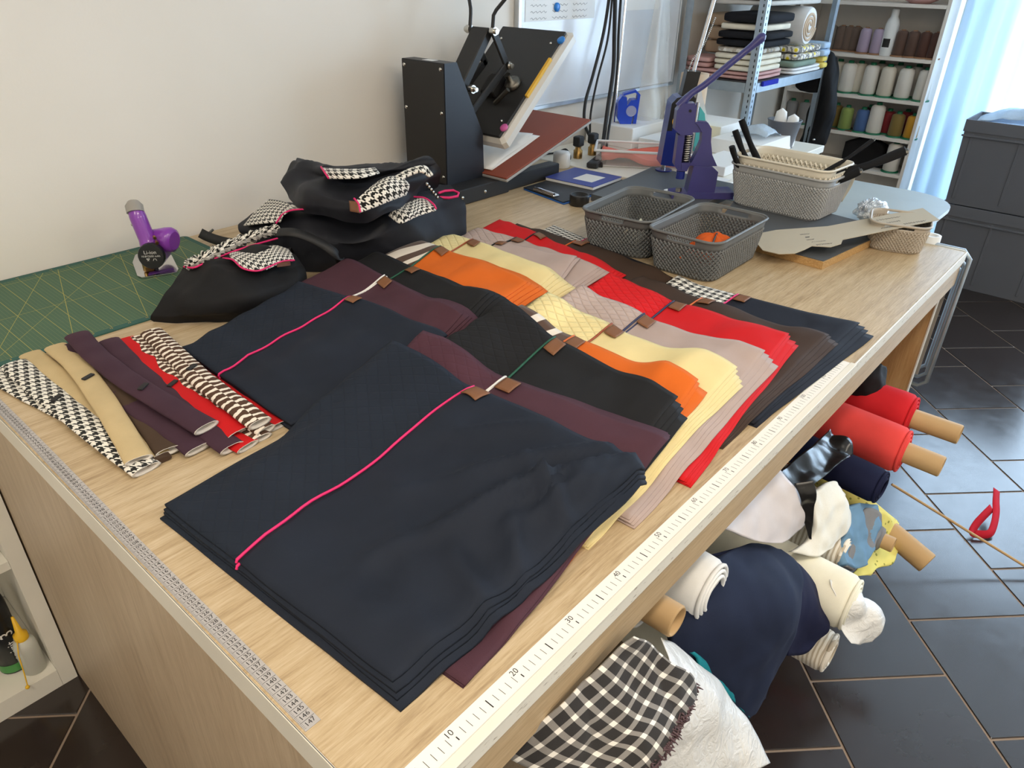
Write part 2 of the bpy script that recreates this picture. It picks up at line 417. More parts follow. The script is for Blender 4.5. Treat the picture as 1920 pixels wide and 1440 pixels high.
plain('leather_dark', (92, 54, 36), 0.6)
for k, c in {'plum': (66, 44, 56), 'beige': (196, 174, 132), 'brown': (74, 58, 46), 'red': (196, 26, 30)}.items(): cloth('collar_'+k, c, 0.8, 0.25, var=0.15)
plain('lining', (206, 200, 192), 0.8, bump=0.4, bs=150)
gingham('gingham'); cloth('fray', (92, 74, 78), 0.9, 0.2, var=0.4)
cloth('roll_red', (230, 76, 72), 0.85, 0.1); cloth('roll_red_deep', (208, 40, 48), 0.85, 0.1); cloth('roll_navy', (24, 28, 56), 0.85, 0.08); cloth('roll_cream', (240, 232, 214), 0.9, 0.1)
cloth('roll_white', (236, 234, 230), 0.9, 0.1); cloth('roll_lilac', (214, 208, 210), 0.5, 0.1); cloth('roll_grey', (128, 128, 130), 0.9, 0.1); cloth('roll_blue', (110, 146, 176), 0.9, 0.1)
cloth('velvet_deep', (28, 36, 58), 0.8, 0.25, var=0.25); cloth('roll_teal', (28, 128, 142), 0.8, 0.1); cloth('ribbon_red', (190, 30, 48), 0.8, 0.1)
cloth('fur_cream', (240, 236, 224), 0.95, 0.3, 300)
yl = NT('roll_yellow'); vv_ = yl.n('ShaderNodeTexVoronoi'); yl.set(vv_.inputs[0], yl.co()); vv_.inputs['Scale'].default_value = 60
yl.col(yl.mix(yl.math('LESS_THAN', vv_.outputs[0], 0.22), lin(226, 216, 122), lin(150, 150, 70))); yl.p(rough=0.9)
kn = NT('knit_stripe'); x, y, z = kn.sep(kn.co('UV'))
kf = kn.math('FRACT', kn.math('MULTIPLY', kn.math('ADD', y, kn.math('MULTIPLY', kn.noise(kn.co(), 20, 2), 0.01)), 110.0))
kn.col(kn.mix(kn.math('LESS_THAN', kf, 0.55), lin(196, 182, 160), lin(240, 232, 218))); kn.p(rough=0.95, sheen=0.3); kn.bump(kf, 0.5, 0.003)
plain('cardboard_tube', (188, 154, 108), 0.7, var=0.10, bump=0.15, bs=60); plain('cardboard_end', (160, 120, 76), 0.9, var=0.2)
plain('plastic_black', (24, 24, 25), 0.35); plain('film_black', (28, 28, 29), 0.25, var=0.2, bump=0.3, bs=60)
film('film_clear', (232, 236, 238), 0.42); film('film_white', (238, 238, 236), 0.85, 0.3); film('film_blue', (206, 222, 236), 0.55); film('film_box', (232, 226, 224), 0.16, 0.2); film('film_hang', (228, 228, 224), 0.28, 0.3)
# machines
plain('press_black', (30, 29, 29), 0.5, bump=0.15, bs=600); plain('press_side', (24, 27, 36), 0.45, bump=0.1, bs=600)
metal('steel', (206, 204, 198), 0.25); metal('steel_dark', (120, 116, 108), 0.4); metal('brass', (176, 140, 84), 0.35); metal('chrome', (224, 224, 226), 0.12)
gz = NT('galvanised'); gz.col(gz.mix(gz.noise(gz.co(), 25, 4), lin(150, 162, 172), lin(186, 196, 204))); gz.p(rough=0.4, metal=0.75)
plain('press_blue', (62, 60, 122), 0.35, bump=0.15, bs=220, var=0.12, coat=0.3); plain('press_deepblue', (28, 44, 128), 0.35, coat=0.3)
plain('platen_red', (136, 66, 46), 0.6, var=0.05); plain('plate_grey', (168, 166, 164), 0.5)
plain('pad_wrap', (214, 210, 202), 0.35, bump=0.4, bs=60); plain('paper', (236, 236, 234), 0.7, var=0.03); plain('yellow', (228, 176, 44), 0.6); plain('magnet_blue', (40, 128, 214), 0.3); plain('magnet_pink', (206, 96, 160), 0.4)
plain('notebook_blue', (52, 66, 150), 0.45); plain('board_black', (40, 42, 46), 0.5); plain('board_blue', (30, 92, 168), 0.5)
plain('board_grey', (84, 88, 92), 0.55, var=0.08); plain('tape_blue', (40, 78, 200), 0.3)
plain('whiteboard', (222, 226, 232), 0.18, var=0.02); metal('alu', (204, 208, 212), 0.35)
plain('pinkish', (230, 112, 92), 0.7, var=0.2); plain('yellow_bag', (226, 204, 60), 0.45); plain('iron_teal', (88, 190, 190), 0.3); plain('iron_white', (228, 230, 230), 0.35); plain('iron_grey', (156, 152, 146), 0.4)
plain('purple', (136, 60, 172), 0.3, var=0.05, coat=0.4); plain('purple_dark', (80, 40, 110), 0.35)
plain('basket_dark', (104, 106, 106), 0.5, var=0.04); plain('basket_light', (164, 165, 165), 0.5, var=0.04); plain('basket_cream', (226, 218, 200), 0.5, var=0.04); plain('basket_taupe', (182, 172, 158), 0.5, var=0.04)
plain('sage', (206, 208, 190), 0.8); cloth('orange_knit', (214, 96, 40), 0.9, 0.2)
plain('card_grey', (186, 176, 156), 0.8, var=0.04); plain('card_back', (168, 150, 124), 0.8)
pb = NT('particle_board'); vo = pb.n('ShaderNodeTexVoronoi'); pb.set(vo.inputs[0], pb.map(pb.co(), (1, 1, 2.5))); vo.inputs['Scale'].default_value = 260
pb.col(pb.mix(pb.noise(vo.outputs['Color'], 3, 2), lin(150, 104, 52), lin(228, 190, 130))); pb.p(rough=0.85); pb.bump(vo.outputs[0], 0.5, 0.002)
foil = NT('foil'); foil.col(lin(226, 228, 230)); foil.p(rough=0.16, metal=1.0); foil.bump(foil.noise(foil.co(), 70, 4, 0.7, 1.0), 1.0, 0.01)
plain('iron_board', (172, 182, 184), 0.4, var=0.08); plain('box_grey', (98, 100, 106), 0.55, var=0.05, bump=0.1); plain('cloth_lilac', (206, 212, 226), 0.6)
cu = NT('curtain'); cu.col(lin(196, 216, 232)); cu.p(rough=0.9, spec=0.1)
tr = cu.n('ShaderNodeBsdfTranslucent'); tr.inputs[0].default_value = (*lin(190, 216, 238), 1); tp = cu.n('ShaderNodeBsdfTransparent')
mx = cu.n('ShaderNodeMixShader'); mx.inputs[0].default_value = 0.34; cu.t.links.new(cu.b.outputs[0], mx.inputs[1]); cu.t.links.new(tr.outputs[0], mx.inputs[2])
m2 = cu.n('ShaderNodeMixShader'); m2.inputs[0].default_value = 0.06; cu.t.links.new(mx.outputs[0], m2.inputs[1]); cu.t.links.new(tp.outputs[0], m2.inputs[2]); cu.t.links.new(m2.outputs[0], cu.out.inputs[0])
gs = NT('window_glass'); gs.col((1, 1, 1)); gs.p(rough=0.02, alpha=0.08, spec=0.5)
plain('frame_white', (236, 236, 236), 0.4)
lp = NT('lamp_diffuser'); lp.col((1, 1, 1)); lp.set(lp.b.inputs['Emission Color'], (1, 0.92, 0.80, 1)); lp.set(lp.b.inputs['Emission Strength'], 2.5)
plain('lamp_body', (232, 232, 230), 0.5)
for k, c in {'white': (236, 232, 224), 'ecru': (228, 220, 204), 'lilac': (176, 160, 184), 'taupe': (112, 92, 80), 'cocoa': (92, 66, 54), 'brown': (82, 48, 36), 'grey': (124, 118, 110), 'silver': (150, 146, 144), 'lime': (140, 160, 82), 'blue': (70, 104, 158), 'red': (136, 24, 34), 'olive': (134, 112, 52), 'gold': (214, 156, 34), 'dark': (40, 34, 36)}.items():
    t = NT('thread_'+k); c = lin(*c); w = t.math('FRACT', t.math('MULTIPLY', t.sep(t.co())[2], 420.0)); t.col(t.mix(w, [q*0.85 for q in c], c)); t.p(rough=0.6, sheen=0.2); t.bump(w, 0.3, 0.001)
plain('cone_green', (24, 112, 78), 0.4); plain('cone_card', (150, 110, 80), 0.8)
for k, c in {'beige': (206, 182, 156), 'black': (30, 30, 34), 'cream': (232, 224, 204), 'white': (236, 236, 236), 'rose': (206, 164, 160), 'grey': (206, 202, 196), 'sage': (128, 146, 132), 'blue': (176, 200, 224), 'yellow': (232, 208, 110), 'cobalt': (40, 50, 170)}.items(): cloth('fold_'+k, c, 0.85, 0.1)
fl = NT('fold_floral'); vo2 = fl.n('ShaderNodeTexVoronoi'); fl.set(vo2.inputs[0], fl.co()); vo2.inputs['Scale'].default_value = 55
fl.col(fl.ramp(fl.noise(vo2.outputs['Color'], 4, 1), [(0.30, lin(70, 66, 72)), (0.42, lin(226, 222, 214)), (0.58, lin(150, 132, 104)), (0.7, lin(236, 234, 228))])); fl.p(rough=0.9)
fy = NT('fold_flower_yellow'); vo3 = fy.n('ShaderNodeTexVoronoi'); fy.set(vo3.inputs[0], fy.co()); vo3.inputs['Scale'].default_value = 28
fy.col(fy.ramp(vo3.outputs[0], [(0.2, lin(240, 216, 40)), (0.34, lin(240, 236, 226)), (0.6, lin(90, 86, 84)), (0.7, lin(236, 232, 224))])); fy.p(rough=0.9)
plain('can_black', (28, 30, 32), 0.3); plain('can_green', (70, 140, 70), 0.4); plain('bottle_milky', (220, 220, 210), 0.35, sss=0.1, alpha=0.75); plain('cap_yellow', (236, 186, 40), 0.4)
plain('outlet_white', (232, 232, 230), 0.4); plain('rubber', (26, 26, 27), 0.6); plain('scribble', (90, 92, 104), 0.8)
# ------------------------------------------------------------------ the room
def struct(name, mb, mat, label, cat, parent=None):
    o = mb.build(name, mat, parent)
    if parent is None: tag(o, label, cat, kind='structure')
    return o
X0, X1, Y0 = -2.2, ENDX, -2.9
floor = struct('floor', MB().box(X0, X1, Y0, WALLY, FZ-0.08, FZ-0.003), 'grout', 'dark glossy square floor tiles laid diagonally with pale joints', 'floor')
# square tiles laid at 45 degrees in running bond
PT = 0.362; GAP = 0.006; R2 = math.sqrt(0.5)
tm = MB().bbox(-PT/2+GAP/2, PT/2-GAP/2, -PT/2+GAP/2, PT/2-GAP/2, -0.006, 0.0, 0.0015).mesh('tile')
tm.materials.append(MATS['floor_tile'])
for k in range(-16, 16):
    off = 1.146 if k % 2 == 0 else 1.146+0.181
    for n in range(-16, 16):
        vv = 1.68 + PT*(k+0.5); uu = off + PT*(n+0.5)
        x = (uu+vv)*R2; y = (uu-vv)*R2
        if X0+0.1 < x < X1-0.1 and Y0+0.1 < y < WALLY-0.1:
            t = bpy.data.objects.new('tile', tm); C.objects.link(t); t.parent = floor
            t.location = (x, y, FZ); t.rotation_euler = (0, 0, PI/4)
struct('wall_left', MB().box(X0, X1+0.3, WALLY, WALLY+0.1, FZ-0.08, CEIL), 'wall_paint', 'off-white plaster wall behind the cutting table', 'wall')
struct('wall_near', MB().box(X0-0.1, X0, Y0, WALLY, FZ-0.08, CEIL), 'wall_paint', 'off-white wall behind the photographer', 'wall')
struct('wall_right', MB().box(X0-0.1, X1+0.3, Y0-0.1, Y0, FZ-0.08, CEIL), 'wall_paint', 'off-white wall on the right side of the room', 'wall')
WY0, WY1, WZ0, WZ1 = -2.05, 0.60, -0.80, 1.62          # window opening in the far wall
fw = MB().box(X1, X1+0.25, WY1, WALLY, FZ-0.08, CEIL).box(X1, X1+0.25, Y0, WY0, FZ-0.08, CEIL).box(X1, X1+0.25, WY0, WY1, FZ-0.08, WZ0).box(X1, X1+0.25, WY0, WY1, WZ1, CEIL)
struct('wall_far', fw, 'wall_paint', 'far wall with the large bright window', 'wall')
struct('ceiling', MB().box(X0-0.1, X1+0.3, Y0-0.1, WALLY+0.1, CEIL, CEIL+0.1), 'ceiling_paint', 'plain white ceiling', 'ceiling')
win = struct('window_1', MB().box(X1+0.10, X1+0.15, WY0, WY0+0.06, WZ0, WZ1).box(X1+0.10, X1+0.15, WY1-0.06, WY1, WZ0, WZ1).box(X1+0.10, X1+0.15, WY0, WY1, WZ0, WZ0+0.07).box(X1+0.10, X1+0.15, WY0, WY1, WZ1-0.07, WZ1).box(X1+0.10, X1+0.15, -0.76, -0.69, WZ0, WZ1), 'frame_white', 'large bright window in the far wall behind the curtain', 'window')
for a, b in ((WY0+0.06, -0.76), (-0.69, WY1-0.06)):
    MB().box(X1+0.12, X1+0.13, a, b, WZ0+0.07, WZ1-0.07).build('pane', 'window_glass', win)
for i, (lx, ly) in enumerate(LAMPS):
    l = thing('ceiling_lamp', ['long ceiling lamp above the cutting table', 'long ceiling lamp on the window side of the room', 'long ceiling lamp left of the cutting table', 'long ceiling lamp behind the photographer'][i], 'lamp', (lx, ly, CEIL), 'ceiling lamps')
    MB().bbox(-0.62, 0.62, -0.15, 0.15, -0.05, 0.0, 0.006).build('housing', 'lamp_body', l)
    MB().box(-0.58, 0.58, -0.12, 0.12, -0.056, -0.0505).build('diffuser', 'lamp_diffuser', l)

# ------------------------------------------------------------------ the cutting table
TX, TY0, TY1 = 2.085, -0.018, 1.622
tb = thing('cutting_table', 'large oak laminate cutting table with white edging', 'table', (0, 0, 0))
MB().bbox(0.0, TX, TY0, TY1, -0.04, 0.0, 0.0012).build('tabletop', 'oak_top', tb)
MB().bbox(-0.0025, 0.0, TY0-0.003, TY1, -0.042, 0.0008, 0.0008).build('edge_band', 'edge_white', tb)
MB().bbox(0.0, TX+0.002, TY0-0.004, TY0-0.0002, -0.028, 0.0012, 0.001).build('edge_band', 'edge_worn', tb)
MB().bbox(TX+0.0002, TX+0.003, TY0, TY1, -0.042, 0.0008, 0.001).build('edge_band', 'edge_white', tb)
MB().box(0.002, TX-0.002, TY0+0.001, TY0+0.020, -0.097, -0.0405).build('apron', 'oak_apron', tb)
MB().box(0.002, TX-0.002, TY0-0.0008, TY0+0.0005, -0.040, -0.0285).build('apron_lip', 'oak_apron', tb)
MB().box(0.0, 0.022, TY0+0.022, TY1, FZ+0.0005, -0.0405).build('end_panel', 'oak_side', tb)
MB().box(2.030, 2.050, 0.004, TY1, FZ+0.0005, -0.0405).build('end_panel', 'oak_panel', tb)
MB().box(2.028, 2.052, 0.0005, 0.0038, FZ+0.0005, -0.098).build('edge_band', 'edge_white', tb)
MB().box(0.0225, 2.0295, TY1-0.02, TY1-0.004, FZ+0.0005, -0.0405).build('back_panel', 'oak_side', tb)
# narrow lighter apron face is the worn white strip with the aluminium lip
MB().bbox(0.03, 1.19, TY0-0.0065, TY0+0.0060, 0.0012, 0.0030, 0.0008).build('edge_rail', 'edge_white', tb)

# printed ruler along the front edge
ru = thing('ruler_strip', 'white printed ruler strip glued along the front table edge', 'ruler', (0, 0, 0.0))
MB().box(0.03, 1.19, TY0+0.0062, 0.0135, 0.0002, 0.0008).build('strip', 'ruler_white', ru)
tk = MB()
for n in range(4, 118):
    x = n/100.0
    if n % 10 == 0: tk.box(x-0.0007, x+0.0007, -0.0055, -0.0005, 0.00082, 0.0009)
    elif n % 5 == 0: tk.box(x-0.0007, x+0.0007, -0.0060, 0.0060, 0.00082, 0.0009)
    else: tk.box(x-0.0003, x+0.0003, -0.0050, 0.0050, 0.00082, 0.0009)
tk.build('tick_marks', 'ink', ru)['kind'] = 'stuff'
for n in range(10, 120, 10):
    vs, fs = glyphs(str(n), 0.0105, frame((n/100.0-0.003, 0.0065, 0.0009), (1, 0, 0), (0, 1, 0))); MB().add(vs, fs).build('number', 'ink', ru)
# tailor's tape stuck along the left edge, numbers growing towards the near corner
tp_ = thing('tape_measure', "grey tailor's tape measure stuck along the left table edge", 'tape measure', (0, 0, 0.0))
TYQ = 0.122
y_end = TYQ - 0.006
def tx(y): return 0.0115 + 0.0006*math.sin(y*9)
bm_ = MB(); P0 = []
pts = [y_end + 0.0199*i for i in range(48)]
for y in pts: P0 += [V(tx(y)-0.0092, y, 0.0009), V(tx(y)+0.0092, y, 0.0009)]
n0 = len(P0); P1 = [p - V(0, 0, 0.0007) for p in P0]
bm_.add(P0+P1, [(2*i, 2*i+1, 2*i+3, 2*i+2) for i in range(47)] + [(2*i, 2*i+2, n0+2*i+2, n0+2*i) for i in range(47)] + [(2*i+3, 2*i+1, n0+2*i+1, n0+2*i+3) for i in range(47)] + [(0, n0, n0+1, 1)])
bm_.build('tape', 'tape_grey', tp_)
tm_ = MB(); nm_ = MB()
for n in range(56, 148):
    y = TYQ + (147-n)/100.0
    tm_.box(tx(y)-0.0085, tx(y)+0.0085, y+0.0047, y+0.0051, 0.00095, 0.00105)
    for q in range(1, 5):
        tm_.box(tx(y)-0.0090, tx(y)-0.0062, y-0.0051+q*0.002, y-0.0049+q*0.002, 0.00095, 0.00105)
    vs, fs = glyphs(str(n), 0.0082, frame((tx(y)+0.0005, y, 0.0011), (1, 0.12, 0), (0, 1, 0))); nm_.add(vs, fs)
tm_.build('tick_marks', 'ink', tp_)['kind'] = 'stuff'; nm_.build('numbers', 'ink', tp_)['kind'] = 'stuff'

# green cutting mat by the wall
MX0, MX1, MY0, MY1 = 0.035, 0.665, 1.170, 1.628
mt = thing('cutting_mat', 'green cutting mat with yellow grid lying against the wall', 'cutting mat', (MX0, MY0, 0))
mb = MB(); w_, h_ = MX1-MX0, MY1-MY0; r_ = 0.015
poly = []
for cx, cy, a0 in ((r_, r_, PI), (w_-r_, r_, 1.5*PI), (w_-r_, h_-r_, 0), (r_, h_-r_, 0.5*PI)):
    for q in range(5): a = a0 + q*PI/8; poly.append(V(cx+r_*math.cos(a), cy+r_*math.sin(a), 0.0003))
mb.prism(poly, (0, 0, 0.0025)); mb.uv = [(p.x-0.015, p.y-0.019) for p in mb.v]
mb.build('mat_sheet', 'mat_green', mt)
dg_ = MB()
for q in range(0, 17):
    vs, fs = glyphs(str(q*2), 0.007, frame((0.015+q*0.0375-0.004, 0.0125, 0.0030), (1, 0, 0), (0, 1, 0))); dg_.add(vs, fs)
    vs, fs = glyphs(str(q*2), 0.007, frame((0.015+q*0.0375, h_-0.012, 0.0030), (1, 0, 0), (0, 1, 0))); dg_.add(vs, fs)
dg_.build('numbers', 'yellow', mt)['kind'] = 'stuff'
# ------------------------------------------------------------------ velvet covers in two overlapping rows
def seg_d(px, py, a, b):
    ax, ay = a; bx, by = b; dx, dy = bx-ax, by-ay; L = dx*dx+dy*dy
    t = max(0.0, min(1.0, ((px-ax)*dx+(py-ay)*dy)/L)); return math.hypot(px-ax-t*dx, py-ay-t*dy), t
class Stack:
    def __init__(s, key, FL, FR, BR, BL, n=3, th=0.0021, tp=0.66, pipe='pipe_pink', qmat=None, fmat=None, shift=(0.004, -0.009), curl=0.010, wr=0.011, folds=(), tagged=True, sw=0.3, sr=1.0, shl=0.0, label='', colour='', seed=0):
        s.__dict__.update(locals()); s.FL, s.FR, s.BR, s.BL = [Vector((*q, 0)) for q in (FL, FR, BR, BL)]
        s.H = n*th; s.name = colour if seed != 16 else 'smaller taupe'
    def inv(s, x, y):
        # approximate inverse of the bilinear patch (two fixed-point steps)
        a, b, c = s.FR-s.FL, s.BL-s.FL, s.FL-s.FR-s.BL+s.BR; S_, T_ = 0.5, 0.5
        for _ in range(4):
            p = s.FL + a*S_ + b*T_ + c*(S_*T_); ex, ey = x-p.x, y-p.y
            j1 = a + c*T_; j2 = b + c*S_; det = j1.x*j2.y-j1.y*j2.x
            S_ += (ex*j2.y-ey*j2.x)/det; T_ += (j1.x*ey-j1.y*ex)/det
            S_ = max(-1.5, min(2.5, S_)); T_ = max(-1.5, min(2.5, T_))
        return S_, T_
    def cover(s, x, y):
        S_, T_ = s.inv(x, y); m = 0.05; e = s.n*abs(s.shift[1])/0.48
        return sstep(-m, m, S_)*sstep(-m, m, 1-S_)*sstep(-m, m, T_+e)*sstep(-m, m, 1-T_)
ORD = ['topmost', 'second from the top', 'third from the top', 'fourth from the top', 'fifth from the top']
ROWS = {'front': [], 'back': []}
import numpy as np
HX0, HY0, HD, HNX, HNY = 0.0, -0.07, 0.005, 300, 244
HF = np.full((HNX, HNY), 0.0008)             # height of the pile so far, built up from the lowest stack
def _box(A, r, op):
    out = A.copy()
    for axis in (0, 1):
        acc = out.copy() if op == 'max' else out*0
        n = 0
        pad = np.pad(out, [(r, r) if a == axis else (0, 0) for a in (0, 1)], mode='edge')
        for d in range(2*r+1):
            sl = pad[d:d+A.shape[0], :] if axis == 0 else pad[:, d:d+A.shape[1]]
            if op == 'max': acc = np.maximum(acc, sl)
            else: acc = acc + sl; n += 1
        out = acc if op == 'max' else acc/n
    return out
def sample(A, x, y):
    fx = max(0.0, min(HNX-1.001, (x-HX0)/HD)); fy = max(0.0, min(HNY-1.001, (y-HY0)/HD)); a, b = int(fx), int(fy); u, v = fx-a, fy-b
    return float(A[a, b]*(1-u)*(1-v) + A[a+1, b]*u*(1-v) + A[a, b+1]*(1-u)*v + A[a+1, b+1]*u*v)
def relief(st, x, y, S_, T_):
    """wrinkles, folds and the lifted front corner, the same for every layer of a stack"""
    S_ = max(0.0, min(1.0, S_)); T_ = max(0.0, min(1.0, T_)); e = min(S_, 1-S_, T_, 1-T_); edge = 0.25+0.75*sstep(0.0, 0.10, e)
    amp = st.wr*(1.0 if T_ < st.tp-0.05 else 1.0-0.75*sstep(st.tp-0.05, st.tp+0.05, T_))
    z = amp*max(-0.15, fbm(V(x*5+st.seed*3.1, y*9, st.seed), 1.0, 2))*edge
    for (s0, t0, s1, t1, a, wd) in st.folds:
        d, tt = seg_d(S_, T_, (s0, t0), (s1, t1)); z += max(0.0, a)*(1.2 if st.seed == 1 else 0.6)*math.exp(-(d/wd)**1.5)*(0.35+0.65*math.sin(PI*min(1, tt+0.15)))
    return z + 0.4*st.curl*math.exp(-((1-S_)**2 + T_**2)/0.02)
def settle(st):
    """lay the stack on the pile: remember the surface it lies on, then raise the pile"""
    global HF
    st.base = _box(_box(HF, 3, 'max'), 3, 'mean'); e = max(0.0, -st.shift[1])*st.n/0.48
    for a in range(HNX):
        x = HX0+a*HD
        if x < min(st.FL.x, st.BL.x)-0.03 or x > max(st.FR.x, st.BR.x)+0.03: continue
        for b in range(HNY):
            y = HY0+b*HD
            if y < min(st.FL.y, st.FR.y)-0.08 or y > max(st.BR.y, st.BL.y)+0.02: continue
            S_, T_ = st.inv(x, y)
            if -0.01 <= S_ <= 1.01 and -e-0.01 <= T_ <= 1.01:
                f = 1.0 if T_ >= 0 else max(0.3, 1+T_/(e+0.02))
                HF[a, b] = max(HF[a, b], st.base[a, b] + st.H*f + relief(st, x, y, S_, T_))
def surf(row, k, i, S_, T_):
    """point on the upper face of layer i (0 = topmost) of stack k"""
    st = ROWS[row][k]; sh = i*0.85 + (0.45*noise.noise(V(i*1.9+st.seed, 4.4, st.seed*0.7)) if i else 0)
    p = st.FL*((1-S_)*(1-T_)) + st.FR*(S_*(1-T_)) + st.BR*(S_*T_) + st.BL*((1-S_)*T_)
    x = p.x + st.shift[0]*sh*(1-0.8*T_)*S_ + st.shl*sh*(1-S_) + 0.004*noise.noise(V(T_*3.1, k*1.3+i*0.7, st.seed)); y = p.y + st.shift[1]*sh*(1-0.8*T_)*(st.sw+(st.sr-st.sw)*S_) + 0.005*noise.noise(V(S_*3.3, k*2.3+i*0.9, 5+st.seed))
    e = min(S_, 1-S_, T_, 1-T_); edge = sstep(0.0, 0.03, e); s2, t2 = st.inv(x, y)
    z = sample(st.base, x, y) + st.th*(st.n-i) - st.th*0.6*(1-edge) + relief(st, x, y, s2, t2)
    return V(x, y, z)
def sheet(row, k, i, t0, t1, nu, nv, mat, name, parent, two=False):
    st = ROWS[row][k]; G = []
    for j in range(nv+1):
        T_ = lerp(t0, t1, j/nv); G.append([surf(row, k, i, q/nu, T_) for q in range(nu+1)])
    w = nu+1; top = [p for r in G for p in r]; lo = [p - V(0, 0, st.th*0.80) for p in top]; N = len(top)
    mb = MB(); fs = [(j*w+q, j*w+q+1, (j+1)*w+q+1, (j+1)*w+q) for j in range(nv) for q in range(nu)]
    mb.v = top+lo
    for n_, f in enumerate(fs):
        mi = 1 if two and lerp(t0, t1, (n_//nu+0.5)/nv) > st.tp else 0
        mb.f.append(list(f)); mb.sm.append(True); mb.mi.append(mi)
        mb.f.append([N+q for q in reversed(f)]); mb.sm.append(True); mb.mi.append(mi)
    rim = list(range(nu+1)) + [j*w+nu for j in range(1, nv+1)] + [nv*w+q for q in range(nu-1, -1, -1)] + [j*w for j in range(nv-1, 0, -1)]
    for q in range(len(rim)):
        a, b = rim[q], rim[(q+1) % len(rim)]; mb.f.append([b, a, N+a, N+b]); mb.sm.append(True); mb.mi.append(1 if two and (a//w)/nv*(t1-t0)+t0 > st.tp else 0)
    mb.uv = [(p.x, p.y) for p in mb.v]
    return mb.build(name, mat, parent)
def make_stack(row, k):
    st = ROWS[row][k]
    for i in range(st.n):
        fm, qm = st.fmat or 'velvet_'+st.key, st.qmat or 'quilt_'+st.key
        if i == 0:
            t = thing('velvet_cover', st.label, 'cover', (0, 0, 0), 'velvet covers in the %s row' % row)
            sheet(row, k, 0, 0.0, st.tp, 46, 36, fm, 'smooth_panel', t)
            sheet(row, k, 0, st.tp, 1.0, 40, 20, qm, 'quilted_panel', t)
        else:
            t = sheet(row, k, i, 0.0, 1.0, 26, 24, [fm, qm], 'velvet_cover', None, True)
            tag(t, 'folded %s velvet cover, %s of the %s %s stack' % (st.colour, 'lowest' if i == st.n-1 else ORD[i], row, st.name), 'cover', 'covers lying in the %s %s stack' % (row, st.name))
            if i > 1 or st.key not in ('navy', 'taupe', 'plum'): continue
        pts = [surf(row, k, i, q/30, st.tp + 0.006*math.sin(q/30*6+0.5)*(1 if st.key == 'navy' else 0.4)) + V(0, 0, 0.0012) for q in range(31)]
        pts = [pts[0] - V(0.001, 0, 0.004)] + pts + [pts[-1] + V(0.001, 0, -0.004)]
        MB().tube(pts, 0.0022, 6).build('piping', st.pipe, t)
        if i == 0 and st.tagged:
            r = []
            for b in range(4):
                T_ = st.tp - 0.014 - b*0.023
                r.append([surf(row, k, 0, s_, T_) + V(0, 0, 0.0032) for s_ in (0.915-0.003*b, 0.952-0.003*b, 0.990-0.003*b)])
            lt = loft('leather_tag', r, 'leather', t, 6, 6, th=0.0016)
            lt['label'] = 'small brown leather tag'
            a, b_, c = r[1][1], r[1][2]-r[1][0], r[0][1]-r[2][1]
            mb = MB()
            for q in range(3): 
                o_ = a + V(0, 0, 0.0006) + c.normalized()*(0.003-q*0.004)
                mb.add([o_-b_.normalized()*0.007, o_+b_.normalized()*0.007, o_+b_.normalized()*0.007+c.normalized()*0.0011, o_-b_.normalized()*0.007+c.normalized()*0.0011], [(0, 1, 2, 3)])
F = ROWS['front']; B = ROWS['back']
nf = [(1.0, 0.03, 0.22, 0.33, 0.026, 0.028), (1.0, 0.10, 0.45, 0.46, 0.020, 0.036), (0.66, 0.03, 0.76, 0.24, 0.020, 0.024), (0.97, 0.0, 0.50, 0.12, 0.020, 0.018), (0.30, 0.0, 0.42, 0.25, 0.013, 0.035), (0.45, 0.02, 0.60, 0.16, 0.016, 0.022), (0.95, 0.3, 0.7, 0.55, 0.011, 0.035), (0.72, 0.08, 0.90, 0.06, 0.014, 0.016), (0.15, 0.05, 0.45, 0.50, 0.007, 0.05)]
F.append(Stack('navy', (0.092, 0.085), (0.526, 0.057), (0.526, 0.590), (0.069, 0.538), n=4, th=0.0052, sw=1.0, sr=0.3, shl=-0.004, wr=0.016, tp=0.615, pipe='pipe_pink', folds=nf, curl=0.004, shift=(-0.001, -0.009), label='large navy velvet cover with pink piping, nearest the ruler start', colour='navy', seed=1))
F.append(Stack('plum', (0.145, 0.032), (0.624, 0.074), (0.596, 0.579), (0.120, 0.483), n=3, tp=0.62, pipe='pipe_white', shift=(0.008, 0.004), label='plum velvet cover with white piping, top of the front plum stack', colour='plum', seed=2, folds=[(0.95, 0.02, 0.7, 0.4, 0.008, 0.05)]))
F.append(Stack('black', (0.250, 0.070), (0.725, 0.119), (0.800, 0.558), (0.200, 0.483), n=4, tp=0.66, pipe='pipe_green', shift=(-0.01, -0.013), label='black velvet cover with dark green piping, top of the front black stack', colour='black', seed=3, folds=[(0.98, 0.30, 0.6, 0.25, -0.010, 0.05), (0.98, 0.12, 0.7, 0.12, 0.012, 0.06)], curl=0.016, ))
F.append(Stack('orange', (0.341, 0.066), (0.798, 0.124), (0.826, 0.538), (0.300, 0.483), n=3, tp=0.66, pipe='pipe_orangep', qmat='zebra_print', shift=(-0.006, -0.014), label='orange velvet cover with zebra print top, front row', colour='orange', seed=4, folds=[(0.98, 0.32, 0.75, 0.30, -0.012, 0.05), (1.0, 0.15, 0.85, 0.15, 0.012, 0.05)], curl=0.014))
F.append(Stack('cream', (0.408, 0.068), (0.908, 0.103), (0.918, 0.542), (0.400, 0.483), n=5, tp=0.62, pipe='pipe_rust', shift=(-0.008, -0.008), label='cream velvet cover with rust piping, top of the front cream stack', colour='cream', seed=5, folds=[(1.0, 0.30, 0.7, 0.36, -0.010, 0.06), (0.98, 0.15, 0.6, 0.2, 0.012, 0.07)], ))
